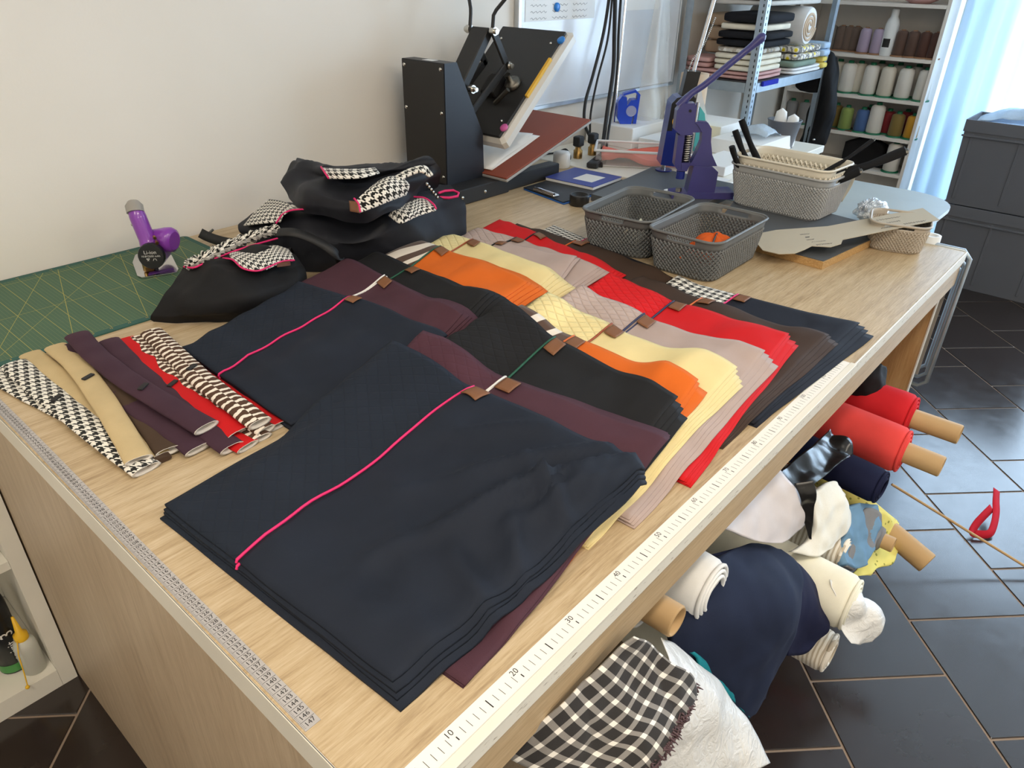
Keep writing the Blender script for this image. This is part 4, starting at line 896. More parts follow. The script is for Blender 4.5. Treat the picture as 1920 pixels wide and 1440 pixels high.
fix_normals(MB().prism([V(x, y, 0.0005) for x, y in [(1.740, 0.815), (1.755, 1.030), (2.225, 1.085), (2.215, 0.715), (1.79, 0.70)]], (0, 0, 0.022)).build('panel', 'board_grey', db))
for k, (x, y, r_, m_) in enumerate(((1.93, 0.905, 0.018, 'paper'), (1.975, 0.865, 0.020, 'paper'), (1.90, 0.985, 0.012, 'chrome'), (1.83, 0.89, 0.004, 'magnet_pink'))):
    MB().lathe([(r_, 0.0226), (r_, 0.0236), (r_*0.8, 0.0242), (1e-6, 0.0242)], c=(x, y, 0), n=16).build('stud', m_, db)
pbd = thing('chipboard_panel', 'dark topped chipboard panel with raw brown edges under the light basket', 'board', (0, 0, 0))
QP = [V(1.662, 0.226, 0.0005), V(2.072, 0.178, 0.0005), V(2.150, 0.690, 0.0005), V(1.680, 0.560, 0.0005)]
fix_normals(MB().prism(QP, (0, 0, 0.021)).build('core', 'particle_board', pbd))
c_ = sum(QP, V(0, 0, 0))/4
fix_normals(MB().prism([c_+(q-c_)*0.992+V(0, 0, 0.0212) for q in QP], (0, 0, 0.0016)).build('facing', 'board_grey', pbd))
# second table with the pale rounded sleeve board
t2 = thing('side_table', 'white work table standing in the corner beyond the cutting table', 'table', (0, 0, 0))
MB().bbox(2.100, 3.20, 0.80, 1.618, -0.03, -0.0005, 0.002).build('tabletop', 'cabinet_white', t2)
for x in (2.13, 3.15):
    for y in (0.84, 1.58): MB().box(x-0.02, x+0.02, y-0.02, y+0.02, FZ+0.0005, -0.0305).build('leg', 'cabinet_white', t2)
ib = thing('sleeve_board', 'pale grey board with rounded end beyond the table corner', 'board', (0, 0, 0))
po = [V(2.100, 0.130, -0.016)]
for cx, cy, a0 in ((2.52, 0.29, 1.5*PI), (2.52, 0.60, 0)):
    for q in range(9): a = a0 + q*PI/16; po.append(V(cx+0.16*math.cos(a), cy+0.16*math.sin(a), -0.016))
po.append(V(2.100, 0.76, -0.016))
fix_normals(MB().prism(po, (0, 0, 0.014)).build('top', 'iron_board', ib))
for y in (0.25, 0.65): MB().cyl((2.42, y, FZ+0.0005), (2.42, y, -0.0165), 0.016, n=12).build('leg', 'galvanised', ib)

# --- mesh baskets
def basket(name, label, c, rot, lx, ly, h, mat, lat=0.0115, taper=0.86, z=0.0, band=0.024, cat='basket', solid=False, hole=None):
    t = thing(name, label, cat, (c[0], c[1], z), 'plastic mesh baskets', rot)
    def rr(s_, zz, N):
        a, b = lx/2*s_, ly/2*s_; r = 0.035; out = []
        per = [(a-r, -b+0, 0)]; L1, L2 = 2*(a-r), 2*(b-r); arc = PI*r/2; tot = 2*(L1+L2)+4*arc
        for i in range(N):
            d = tot*i/N
            segs = [(L1, 'b'), (arc, 0), (L2, 'r'), (arc, 1), (L1, 't'), (arc, 2), (L2, 'l'), (arc, 3)]
            for ln, k in segs:
                if d <= ln: break
                d -= ln
            if k == 'b': p = (-(a-r)+d, -b)
            elif k == 'r': p = (a, -(b-r)+d)
            elif k == 't': p = ((a-r)-d, b)
            elif k == 'l': p = (-a, (b-r)-d)
            else:
                cx, cy = ((a-r, -(b-r)), (a-r, b-r), (-(a-r), b-r), (-(a-r), -(b-r)))[k]; an = -PI/2 + k*PI/2 + d/r
                p = (cx+r*math.cos(an), cy+r*math.sin(an))
            out.append(V(p[0], p[1], zz))
        return out
    per = 2*(lx+ly)*0.93; N = int(per/lat); zb, zt = 0.006, h-band; Mv = max(4, int((zt-zb)/(lat*0.5)) // 2 * 2)
    sc = lambda zz: taper + (1-taper)*zz/h
    mb = MB(); rings = []
    for j in range(Mv+1):
        zz = lerp(zb, zt, j/Mv); R_ = rr(sc(zz), zz, N*2); rings.append([R_[(2*i + (j % 2)) % (2*N)] for i in range(N)])
    vs = [p for r in rings for p in r]; fs = []
    for j in range(0, Mv-1):
        for i in range(N):
            o = (j % 2); l, r_ = (i-1+o) % N, (i+o) % N
            fs.append((j*N+i, (j+1)*N+r_, (j+2)*N+i, (j+1)*N+l))
    mb.add(vs, fs); wl = mb.build('mesh_wall', mat, t)
    wf = wl.modifiers.new('lattice', 'WIREFRAME'); wf.thickness = 0.0092 if not solid else 0.0135; wf.use_even_offset = False; wf.use_boundary = True
    # rim band with grip holes, lip and floor
    K = 72; lv = [zt-0.002, zt+band*0.35, zt+band*0.8, h]; rg = [rr(sc(q), q, K) for q in lv]
    rm = MB(); vs = [p for r in rg for p in r]; fs = []
    for j in range(3):
        for i in range(K):
            m_ = (rg[j][i]+rg[j][(i+1) % K])/2
            if j == 1 and abs(m_.y) < 0.036 and abs(m_.x) > lx*0.38: continue
            fs.append((j*K+i, j*K+(i+1) % K, (j+1)*K+(i+1) % K, (j+1)*K+i))
    rm.add(vs, fs, True); rb = rm.build('rim', mat, t); so = rb.modifiers.new('thickness', 'SOLIDIFY'); so.thickness = 0.003; so.offset = 0
    lip = rr(sc(h)*1.02, h, 64); MB().tube(lip+[lip[0]], 0.0036, 6, caps=False).build('lip', mat, t)
    fl_ = rr(taper, 0.001, 48); fb = MB().prism(fl_, (0, 0, 0.006)).build('floor_plate', mat, t)
    return t
b1 = basket('mesh_basket', 'dark grey mesh basket standing behind the other dark basket', (1.515, 0.700), 0.10, 0.300, 0.205, 0.108, 'basket_dark')
b2 = basket('mesh_basket', 'dark grey mesh basket with an orange thing inside, in front', (1.500, 0.478), 0.02, 0.305, 0.195, 0.108, 'basket_dark')
b3 = basket('mesh_basket', 'light grey mesh basket holding the cream basket', (2.065, 0.505), -0.06+PI/2, 0.315, 0.205, 0.125, 'basket_light', lat=0.0095, z=0.0232)
b4 = basket('mesh_basket', 'cream basket with punched triangles nested in the light grey one', (2.065, 0.505), -0.06+PI/2, 0.300, 0.190, 0.125, 'basket_cream', lat=0.016, z=0.0480, solid=True)
b5 = basket('mesh_basket', 'small taupe mesh basket near the right table corner', (2.000, 0.150), 0.28, 0.150, 0.150, 0.078, 'basket_taupe', lat=0.0095, band=0.016)
loft_rows = [[V(1.44+0.03*i, 0.655+0.02*j, 0.020+0.03*math.sin(i*0.9)*math.sin(j*0.9+0.4)) for i in range(6)] for j in range(5)]
tag(loft('folded_cloth', loft_rows, 'sage', None, 24, 18, wr=0.004, th=0.004), 'pale sage cloth lying in the rear dark basket', 'cloth')
th_ = thing('orange_hat', 'orange gathered cloth cap lying in the front dark basket', 'cap', (1.535, 0.475, 0.0078))
mb = MB(); K = 40; vs = []
for j in range(9):
    for i in range(K):
        a = 2*PI*i/K; q = j/8; r_ = 0.068*(1-q*q*0.9)*(1+0.05*math.sin(a*9)*(1-q)); vs.append(V(r_*math.cos(a), r_*0.85*math.sin(a), 0.010+0.048*math.sin(q*PI/2)*(1+0.08*math.sin(a*5)) ))
mb.add(vs, [(j*K+i, j*K+(i+1) % K, (j+1)*K+(i+1) % K, (j+1)*K+i) for j in range(8) for i in range(K)], True); mb.add(vs[-K:], [tuple(range(K))])
mb.add([V(p.x, p.y, 0.0) for p in vs[:K]]+vs[:K], [(i, (i+1) % K, K+(i+1) % K, K+i) for i in range(K)]); mb.build('crown', 'orange_knit', th_)
MB().tube([V(0.066*math.cos(a*0.2)*1.03, 0.066*0.85*math.sin(a*0.2)*1.03, 0.016+0.003*math.sin(a*1.7)) for a in range(33)], 0.008, 8).build('gathered_band', 'orange_knit', th_)
MB().tube([V(-0.05, -0.02, 0.05), V(-0.02, -0.01, 0.058), V(0.01, 0.0, 0.06)], 0.0025, 6).build('drawcord', 'plastic_black', th_)
oc = MB().tube([V(1.372, 0.475, 0.030), V(1.362, 0.478, 0.055), V(1.366, 0.466, 0.066), V(1.378, 0.452, 0.058), V(1.392, 0.45, 0.030)], [0.006, 0.009, 0.008, 0.010, 0.006], 8, flat=0.5).build('orange_ribbon', 'orange_knit')
tag(oc, 'orange ribbon end at the grip hole of the front dark basket', 'ribbon')
pc = MB().tube([V(1.392, 0.655, 0.062), V(1.380, 0.655, 0.076), V(1.376, 0.640, 0.090)], [0.003, 0.012, 0.004], 6, flat=0.4).build('paper_scrap', 'sage')
tag(pc, 'crumpled pale scrap at the grip hole of the rear dark basket', 'paper')
# black rolled zips standing in the cream basket
def stick(pa, pb, w, label, mat='velvet_black', tip=True):
    a, b = Vector(pa), Vector(pb); t = thing('rolled_zip', label, 'zip roll', (0, 0, 0), 'black rolled zips')
    n = 14; pts = [a.lerp(b, i/n) + V(0, 0, 0.004*math.sin(i*0.5)) for i in range(n+1)]
    MB().tube(pts, [w*(0.92+0.1*math.sin(i*1.1)) for i in range(n+1)], 10, flat=0.55).build('roll', mat, t)
    if tip:
        d = (b-a).normalized(); MB().tube([b+d*0.0005, b+d*0.006, b+d*0.009], [w*0.7, w*0.6, w*0.15], 8, flat=0.5).build('zip_end', 'steel_dark', t)
    return t
stick((2.075, 0.560, 0.060), atx(1390, 226, 2.06), 0.017, 'black rolled zip pointing highest out of the cream basket', tip=False)
stick((2.050, 0.585, 0.060), atx(1378, 246, 2.02), 0.017, 'black rolled zip with a bent tip, second highest in the cream basket', tip=False)
stick((2.000, 0.615, 0.085), atx(1372, 276, 1.965), 0.016, 'short black rolled zip at the left corner of the cream basket', tip=False)
stick((2.060, 0.500, 0.075), atx(1698, 284, 2.13), 0.016, 'black rolled zip reaching far out to the right of the cream basket')
stick((2.075, 0.480, 0.080), atx(1636, 264, 2.20), 0.009, 'thin black rolled zip leaning above the right one')
stick((2.050, 0.470, 0.070), atx(1612, 322, 2.06), 0.014, 'black rolled zip lying on the right rim of the cream basket')
# cardboard pattern piece lying from the chipboard over the small basket
tpx = [(1415, 452), (1425, 438), (1455, 432), (1552, 425), (1640, 408), (1730, 391), (1761, 413), (1624, 441), (1580, 450), (1577, 458), (1557, 464), (1522, 462), (1508, 469), (1490, 476), (1460, 477), (1430, 470)]
zc = lambda u: 0.0305 + 0.055*max(0, (u-1440)/310.0)
ptn = thing('pattern_piece', 'grey cardboard pattern piece with handwriting across the chipboard', 'cardboard', (0, 0, 0))
fix_normals(MB().prism([atz(u, v, zc(u)) for u, v in tpx], (0, 0, 0.0016)).build('card', 'card_grey', ptn))
sc_ = MB()
for (u, v, ln, sl) in ((1638, 414, 50, -0.16), (1648, 420, 40, -0.16), (1652, 428, 28, -0.16), (1694, 420, 42, -0.16), (1500, 440, 18, -0.1), (1510, 445, 8, -0.1), (1512, 450, 14, -0.1), (1522, 454, 26, -0.1), (1530, 459, 30, -0.1)):
    q = [atz(u+i*ln/24, v+sl*i*ln/24+1.2*math.sin(i*2.4+u), zc(u+i*ln/24)+0.0019) for i in range(25)]
    sc_.tube(q, 0.0004, 4)
sc_.build('handwriting', 'scribble', ptn)['kind'] = 'stuff'
MB().tube([atz(1442, 450, zc(1442)+0.0019), atz(1480, 470, zc(1480)+0.0019)], 0.0004, 4).build('pencil_line', 'scribble', ptn)
fb_ = thing('foil_ball', 'crumpled silver foil ball behind the cardboard pattern', 'foil', (2.175, 0.275, -0.0014))
mb = MB(); n = 18; prof_ = []
for k in range(n+1):
    for i in range(24):
        a = 2*PI*i/24; th2 = PI*k/n; d = V(math.sin(th2)*math.cos(a), math.sin(th2)*math.sin(a), -math.cos(th2))
        r_ = 0.046*(1+0.22*fbm(d, 2.2, 4)); p = d*r_; prof_.append(V(p.x, p.y, max(0.0005, p.z*0.8+0.036)))
mb.add(prof_, [(k*24+i, k*24+(i+1) % 24, (k+1)*24+(i+1) % 24, (k+1)*24+i) for k in range(n) for i in range(24)], False); mb.build('crumple', 'foil', fb_)
cdp = thing('card_sheet', 'bent tan card standing behind the cream basket', 'card', (0, 0, 0))
loft('sheet', [[V(2.42, 0.60, -0.0012), V(2.40, 0.50, -0.0012), V(2.35, 0.42, -0.0012)], [V(2.46, 0.60, 0.05), V(2.45, 0.50, 0.05), V(2.38, 0.41, 0.05)], [V(2.48, 0.59, 0.11), V(2.47, 0.50, 0.11), V(2.40, 0.41, 0.105)]], 'card_grey', cdp, 10, 10, th=0.0015)

# --- eyelet press (purple-blue hand press)
ep = thing('eyelet_press', 'purple-blue hand lever eyelet press on the dark board', 'hand press', (0, 0, 0))
E1 = Elev((1.985, 0.760, 0.0232), (1318, 372)); Z3 = lambda x, y: (1120+x/6.4, 120+y/6.4)
def zp(L): return [Z3(*q) for q in L]
mb = MB(); E1.prism(mb, [(1290, 372), (1296, 322), (1330, 322), (1342, 330), (1341, 372)], -0.028, 0.028); mb.build('column', 'press_blue', ep)
mb = MB(); E1.prism(mb, [(1288, 322), (1293, 316), (1300, 300), (1305, 285), (1304, 272), (1296, 262), (1290, 258), (1312, 257), (1320, 266), (1322, 285), (1328, 305), (1340, 322)], -0.018, 0.018); mb.build('c_frame', 'press_blue', ep)
mb = MB(); E1.prism(mb, [(1282, 258), (1296, 256), (1312, 257), (1316, 270), (1296, 272), (1282, 272)], -0.014, 0.014); mb.build('arm', 'press_blue', ep)
mb = MB(); E1.prism(mb, [(1262, 276), (1292, 276), (1292, 322), (1286, 331), (1270, 331), (1262, 322)], -0.024, -0.006); E1.prism(mb, [(1262, 276), (1274, 276), (1274, 322), (1276, 331), (1270, 331), (1262, 322)], -0.0058, 0.016); E1.prism(mb, [(1274, 318), (1292, 318), (1286, 331), (1276, 331)], -0.0058, 0.016); mb.build('ram_housing', 'press_blue', ep)
MB().cyl(E1.p(1283, 274, 0.004), E1.p(1283, 317, 0.004), 0.007, n=12).build('ram', 'steel_dark', ep)
sp = [E1.p(1283, 276+i*0.27, 0.004) + RH*(0.0115*math.cos(i*0.50)) + NH*(0.0115*math.sin(i*0.50)) for i in range(152)]
MB().tube(sp, 0.0022, 6).build('spring', 'steel', ep)
mb = MB(); E1.prism(mb, [(1254, 240), (1262, 230), (1284, 229), (1288, 236), (1287, 275), (1266, 276), (1254, 268)], -0.020, 0.020); mb.build('clevis', 'press_blue', ep)
MB().cyl(E1.p(1277, 240, -0.024), E1.p(1277, 240, 0.024), 0.004, n=10).build('pivot_pin', 'plastic_black', ep)
MB().cyl(E1.p(1291, 262, 0.002), E1.p(1291, 229, 0.002), 0.005, n=10).build('guide_rod', 'steel', ep)
lv = [E1.p(1258, 236), E1.p(1276, 218), E1.p(1300, 203), E1.p(1340, 172), E1.p(1372, 148), E1.p(1388, 134)]
MB().tube([crom(lv, i/24) for i in range(25)], [0.016, 0.016, 0.015, 0.014, 0.013]+[0.012]*14+[0.013, 0.015, 0.016, 0.017, 0.016, 0.008], 10, flat=0.8).build('lever', 'press_blue', ep)
MB().cyl(E1.p(1277, 332, 0.002), E1.p(1277, 344, 0.002), 0.014, n=14).build('die', 'press_deepblue', ep)
MB().lathe([(0.020, 0), (0.020, 0.010), (0.010, 0.014), (0.010, 0.026), (1e-6, 0.026)], c=E1.p(1277, 372, 0.004)+V(0, 0, 0.0005), n=16).build('anvil', 'steel_dark', ep)
mb = MB(); E1.prism(mb, [(1262, 372), (1262, 366), (1276, 364), (1376, 361), (1376, 372)], -0.040, 0.036); mb.build('foot', 'press_blue', ep)
# --- second press: deep blue with black head on a steel pole
sp2 = thing('drill_press', 'deep blue and black press head on a tall steel pole', 'press', (0, 0, 0))
E2 = Elev(atz(1244, 319, 0.0232), (1244, 319))
mb = MB(); E2.prism(mb, [(1233, 306), (1237, 252), (1240, 214), (1248, 206), (1256, 204), (1272, 216), (1272, 306), (1262, 309)], -0.045, 0.045); mb.build('column', 'press_deepblue', sp2)
mb = MB(); E2.prism(mb, [(1240, 214), (1248, 206), (1258, 204), (1282, 206), (1278, 217), (1250, 217), (1246, 254), (1237, 254)], -0.046, 0.0462); mb.build('shoulder', 'plastic_black', sp2)
mb = MB(); E2.prism(mb, [(1257, 205), (1262, 169), (1286, 170), (1280, 205)], -0.026, 0.026); mb.build('head', 'plastic_black', sp2)
MB().cyl(E2.p(1276, 170), E2.p(1312, -20), 0.0065, n=12).build('pole', 'chrome', sp2)
MB().cyl(E2.p(1243, 309), E2.p(1243, 317.5), 0.008, n=12).build('spindle', 'steel', sp2)
yd = MB(); cc = E2.p(1254, 240, 0.0466); yd.cyl(cc, cc+NH*0.002, 0.019, n=24); yo = yd.build('sticker', 'yellow', sp2); yo['label'] = 'round yellow sticker with two dark dots'
MB().cyl(E2.p(1253, 238, 0.0488), E2.p(1253, 238, 0.0496), 0.0028, n=10).build('dot', 'ink', yo); MB().cyl(E2.p(1253, 245, 0.0488), E2.p(1253, 245, 0.0496), 0.0028, n=10).build('dot', 'ink', yo)
bc = [E2.p(1264, 169, 0.02), E2.p(1270, 152, 0.02), E2.p(1284, 134, 0.02), E2.p(1292, 115, 0.02), E2.p(1298, 97, 0.02)]
ch = MB()
for i in range(34): ch.sphere(crom(bc, i/33), 0.0026, 4)
ch.build('ball_chain', 'steel', sp2)['kind'] = 'stuff'
MB().cyl(E2.O, E2.O+V(0, 0, 0.0038), 0.03, n=20).build('foot', 'press_deepblue', sp2)

# --- purple cordless cutter on the mat
ct = thing('fabric_cutter', 'purple cordless fabric cutter with black battery on the green mat', 'cutter', (0, 0, 0))
E3 = Elev(atz(300, 514, 0.0030), (300, 514))
bp = [atz(249, 494, 0.0045), atz(254, 480, 0.0045), atz(268, 473, 0.0045), atz(322, 480, 0.0045), atz(335, 506, 0.0045), atz(332, 512, 0.0045), atz(266, 522, 0.0045), atz(258, 519, 0.0045)]
fix_normals(MB().prism(bp, (0, 0, 0.003)).build('base_plate', 'chrome', ct))
fix_normals(MB().prism([atz(278, 516, 0.0078), atz(326, 505, 0.0078), atz(326, 502, 0.0078), atz(280, 511, 0.0078)], (0, 0, 0.001)).build('blade_slot', 'purple_dark', ct))
MB().bbox(-0.012, 0.012, -0.006, 0.006, 0.0, 0.022, 0.002, Matrix.Translation(atz(280, 508, 0.0078))).build('guide_block', 'brass', ct)
mb = MB(); E3.prism(mb, [(281, 515), (281, 498), (288, 496), (288, 515)], -0.03, -0.015); mb.build('stem', 'plastic_black', ct)
ax = (NH*0.86 + V(0, 0, 0.10) + RH*0.15).normalized()
def blob(c, a, rx, rz, prof, mat, name, n=22, par=ct):
    a = a.normalized(); x = a.cross(UZ).normalized(); y = x.cross(a); mb = MB(); vs = []
    for (k, s_) in prof:
        for i in range(n): t = 2*PI*i/n; vs.append(c + a*k + x*(rx*s_*math.cos(t)) + y*(rz*s_*math.sin(t)))
    mb.add(vs, [(j*n+i, j*n+(i+1) % n, (j+1)*n+(i+1) % n, (j+1)*n+i) for j in range(len(prof)-1) for i in range(n)], True)
    mb.add(vs[:n], [tuple(range(n-1, -1, -1))]); mb.add(vs[-n:], [tuple(range(n))]); return mb.build(name, mat, par)
bc_ = E3.p(296, 481, 0.0)
blob(bc_, ax, 0.0285, 0.0300, [(-0.100, 0.55), (-0.09, 0.75), (-0.06, 0.92), (-0.02, 1.0), (0.0, 1.0)], 'purple', 'motor_body')
blob(bc_, ax, 0.0290, 0.0300, [(0.0005, 1.0), (0.006, 1.04), (0.016, 1.04), (0.019, 0.98)], 'plastic_black', 'battery')
bm2 = frame(bc_+ax*0.0195, ax.cross(UZ)*-1, UZ)
tm3 = MB()
for tx_, sz, yy in (('Li-ion', 0.0125, 0.010), ('10.8V2500 mAh', 0.0066, 0.0005)):
    vs, fs = glyphs(tx_, sz, bm2 @ Matrix.Translation((0, yy, 0.0002))); tm3.add(vs, fs)
tm3.build('battery_print', 'ink_white', ct)
tm4 = MB()
for s_ in (0, 1, 2):
    a = s_*2*PI/3+PI/2; b = a+2*PI/3; r_ = 0.0045; tm4.tube([bm2 @ V(0.0075+r_*math.cos(a+0.25), -0.0095+r_*math.sin(a+0.25), 0.0003), bm2 @ V(0.0075+r_*math.cos(b-0.25), -0.0095+r_*math.sin(b-0.25), 0.0003)], 0.0007, 4)
for q in (((-0.011, -0.005), (-0.004, -0.005)), ((-0.011, -0.005), (-0.004, -0.013)), ((-0.004, -0.005), (-0.011, -0.013)), ((-0.011, -0.0135), (-0.004, -0.0135)), ((-0.010, -0.008), (-0.005, -0.008))): tm4.tube([bm2 @ V(*q[0], 0.0003), bm2 @ V(*q[1], 0.0003)], 0.0006, 4)
tm4.build('battery_symbols', 'ink_white', ct)
hd = [E3.p(292, 480, -0.010), E3.p(286, 462, -0.016), E3.p(279, 440, -0.022), E3.p(273, 422, -0.028), E3.p(270, 412, -0.034)]
MB().tube([crom(hd, i/20) for i in range(21)], [0.022, 0.0215, 0.021, 0.0205, 0.020, 0.0195]+[0.019]*9+[0.0185, 0.018, 0.0175, 0.017, 0.014, 0.008], 16).build('handle', 'purple', ct)
MB().tube([E3.p(272, 418, -0.026), E3.p(269, 409, -0.034), E3.p(267, 404, -0.040)], [0.0195, 0.0200, 0.013], 14).build('handle_cap', 'iron_grey', ct)
blob(E3.p(318, 462, -0.03), (RH*0.95+NH*0.25-UZ*0.10), 0.028, 0.031, [(-0.050, 0.45), (-0.030, 0.65), (-0.008, 0.90), (0.006, 1.0), (0.015, 0.92), (0.019, 0.70)], 'purple', 'gear_head')
mb = MB(); E3.prism(mb, [(250, 414), (259, 412), (262, 422), (260, 436), (264, 460), (260, 466), (255, 448)], -0.075, -0.060); mb.build('sharpener_plate', 'brass', ct)
MB().sphere(E3.p(249, 444, -0.055), 0.004, 8).build('screw', 'steel', ct)
for q in ((304, 452), (306, 460)): MB().cyl(E3.p(q[0], q[1], -0.004), E3.p(q[0]+4, q[1]+1, 0.004), 0.0038, n=10).build('wing_screw', 'brass', ct)
MB().tube([E3.p(264, 462, -0.05), E3.p(271, 480, -0.03), E3.p(277, 492, -0.02)], 0.010, 10).build('blade_guard', 'purple', ct)
# ------------------------------------------------------------------ corner: whiteboard, cables, rack, thread shelf, window side
def y_at(u, x, z):
    """Y of the point on the line (x, ., z) seen in image column u"""
    lo, hi = -1.0, 2.0
    for _ in range(40):
        m_ = (lo+hi)/2; q = V(x, m_, z)-CAM; uu = 960+FPX*q.dot(RT)/q.dot(FW)
        if uu > u: lo = m_
        else: hi = m_
    return (lo+hi)/2
wb = thing('whiteboard', 'whiteboard with aluminium frame on the wall behind the heat press', 'whiteboard', (0, 0, 0))
MB().box(2.06, 3.22, 1.619, 1.634, 0.18, 1.22).build('panel', 'whiteboard', wb)
for q in ((2.045, 2.062, 0.165, 1.235), (3.22, 3.235, 0.165, 1.235)): MB().bbox(q[0], q[1], 1.610, 1.634, q[2], q[3], 0.002).build('frame_bar', 'alu', wb)
for z in (0.165, 1.22): MB().bbox(2.0625, 3.2195, 1.608, 1.634, z, z+0.016, 0.002).build('frame_bar', 'alu', wb)
pn = thing('notice_sheet', 'white handwritten notice held on the whiteboard by a blue magnet', 'paper', (0, 0, 0))
MB().box(2.09, 2.53, 1.6172, 1.6184, 0.485, 0.80).build('sheet', 'paper', pn)
MB().lathe([(0.016, 0), (0.016, 0.006), (0.012, 0.009), (1e-6, 0.0095)], n=16, M=Matrix.Translation((2.275, 1.617, 0.53)) @ Matrix.Rotation(PI/2, 4, 'X')).build('magnet', 'magnet_blue', pn)
sc_ = MB()
for r_ in range(4):
    for k in range(3): sc_.tube([V(2.12+0.13*k+i*0.008, 1.6168, 0.56-0.022*r_+0.004*math.sin(i*2.1+k)) for i in range(13)], 0.0006, 4)
sc_.build('handwriting', 'scribble', pn)['kind'] = 'stuff'
p2_ = MB().box(2.76, 3.03, 1.6172, 1.6184, 0.505, 0.80).build('printed_sheet', 'paper'); tag(p2_, 'plain white sheet on the whiteboard beside the metal pole', 'paper')
def cable(pts, r, label, mat='rubber', cat='cable', name='cable'):
    o = MB().tube([crom([Vector(p) for p in pts], i/60) for i in range(61)], r, 8).build(name, mat); tag(o, label, cat, 'black cables hanging by the whiteboard' if mat == 'rubber' else None); return o
cable([aty(1146, -30, 1.52), aty(1132, 60, 1.52), aty(1112, 140, 1.52), aty(1098, 190, 1.51), aty(1096, 230, 1.50), aty(1108, 258, 1.48), aty(1122, 268, 1.47)], 0.0065, 'black cable hanging leftmost and looping onto the table')
cable([aty(1150, -30, 1.51), aty(1140, 70, 1.51), aty(1120, 150, 1.51), aty(1108, 210, 1.50), aty(1106, 250, 1.49)], 0.0045, 'thinner black cable hanging close beside the leftmost one')
cable([aty(1154, -30, 1.50), aty(1152, 60, 1.50), aty(1150, 130, 1.49), aty(1140, 200, 1.46), aty(1132, 260, 1.42), atz(1126, 312, 0.004)], 0.0085, 'thick black cable dropping straight down to the table')
cable([aty(1166, -30, 1.50), aty(1160, 60, 1.50), aty(1158, 120, 1.49), aty(1152, 180, 1.47), aty(1142, 240, 1.43), atz(1133, 308, 0.004)], 0.0055, 'slim black cable hanging rightmost of the bundle')
pl_ = MB().cyl(aty(1176, -30, 1.56), aty(1148, 250, 1.50), 0.0065, n=10).build('thin_pole', 'chrome'); tag(pl_, 'thin shiny pole leaning behind the black cables', 'pole')
cable([atz(1125, 268, 0.02), atz(1150, 246, 0.03), atz(1165, 232, 0.05), atz(1180, 236, 0.06)], 0.004, 'short black cable curling to the blue tape dispenser')
cable([(2.10, 1.46, 0.006), (2.15, 1.42, 0.006), (2.19, 1.47, 0.03), (2.20, 1.53, 0.006), (2.12, 1.56, 0.006)], 0.004, 'thin black cable loop behind the red press board')
for i, (u, v, lab) in enumerate(((1083, 296, 'black plug with brass neck standing left behind the notebook'), (1110, 290, 'black plug with brass neck standing next to the cables'))):
    p = atz(u, v, 0.0004); q = thing('plug', lab, 'plug', p, 'plugs on the table')
    MB().lathe([(0.018, 0), (0.018, 0.03), (0.012, 0.034), (0.012, 0.045)], n=14).build('neck', 'brass', q)
    MB().bbox(-0.019, 0.019, -0.016, 0.016, 0.0455, 0.085, 0.004).build('head', 'rubber', q)
psr = thing('power_strip', 'black power strip lying behind the notebook', 'power strip', (2.24, 1.33, 0.0005), None, 0.35)
MB().bbox(-0.14, 0.14, -0.022, 0.022, 0, 0.022, 0.004).build('body', 'board_black', psr)
for k in range(3): MB().cyl((-0.08+0.08*k, 0, 0.0222), (-0.08+0.08*k, 0, 0.0236), 0.014, n=14).build('socket', 'rubber', psr)
# clear lidded box with pink cloth
pbx = thing('clear_box', 'clear plastic box of pink cloth behind the eyelet press', 'box', (2.33, 1.185, 0.0), None, -1.0)
MB().bbox(-0.19, 0.19, -0.085, 0.085, 0.001, 0.004, 0.001).build('base', 'film_white', pbx)
for s_ in (-1, 1):
    MB().box(-0.19, 0.19, s_*0.085-0.0012, s_*0.085+0.0012, 0.0042, 0.058).build('side_wall', 'film_box', pbx); MB().box(s_*0.19-0.0012, s_*0.19+0.0012, -0.083, 0.083, 0.0042, 0.058).build('end_wall', 'film_box', pbx)
lp_ = [V(-0.195, -0.09, 0.06), V(0.195, -0.09, 0.06), V(0.195, 0.09, 0.06), V(-0.195, 0.09, 0.06), V(-0.195, -0.09, 0.06)]
MB().tube([lp_[k].lerp(lp_[k+1], i/6) for k in range(4) for i in range(6)]+[lp_[0]], 0.005, 8).build('rim', 'iron_white', pbx)
pk = loft('pink_cloth', [[V(-0.17+0.085*i, -0.078+0.052*j, 0.040+0.012*math.sin(i*1.7+j)) for i in range(5)] for j in range(4)], 'pinkish', None, 24, 16, wr=0.008, wf=14, th=0.02)
pk.location = (2.33, 1.185, 0); pk.rotation_euler = (0, 0, -1.0); tag(pk, 'crumpled pink cloth inside the clear plastic box', 'cloth')
# blue tape dispenser
dp = thing('tape_dispenser', 'bright blue tape dispenser by the wall', 'tape dispenser', (0, 0, 0))
bxs = MB().bbox(2.50, 2.78, 1.36, 1.60, 0.0, 0.085, 0.003).build('white_carton', 'paper'); tag(bxs, 'low white carton under the blue tape dispenser', 'box')
E4 = Elev((2.60, 1.44, 0.0852), (1178, 256))
mb = MB(); E4.prism(mb, [(1152, 248), (1151, 222), (1157, 214), (1166, 216), (1168, 228), (1174, 220), (1184, 219), (1186, 234), (1180, 244), (1178, 256), (1158, 256)], -0.03, 0.03, True); mb.build('cheek', 'tape_blue', dp)
mb = MB(); E4.prism(mb, [(1182, 256), (1186, 212), (1181, 209), (1160, 214), (1160, 211), (1182, 205), (1191, 212), (1188, 256)], -0.02, 0.02); mb.build('frame', 'tape_blue', dp)
MB().cyl(E4.p(1176, 236, -0.028), E4.p(1176, 236, 0.034), 0.022, n=20).build('tape_roll', 'film_clear', dp)
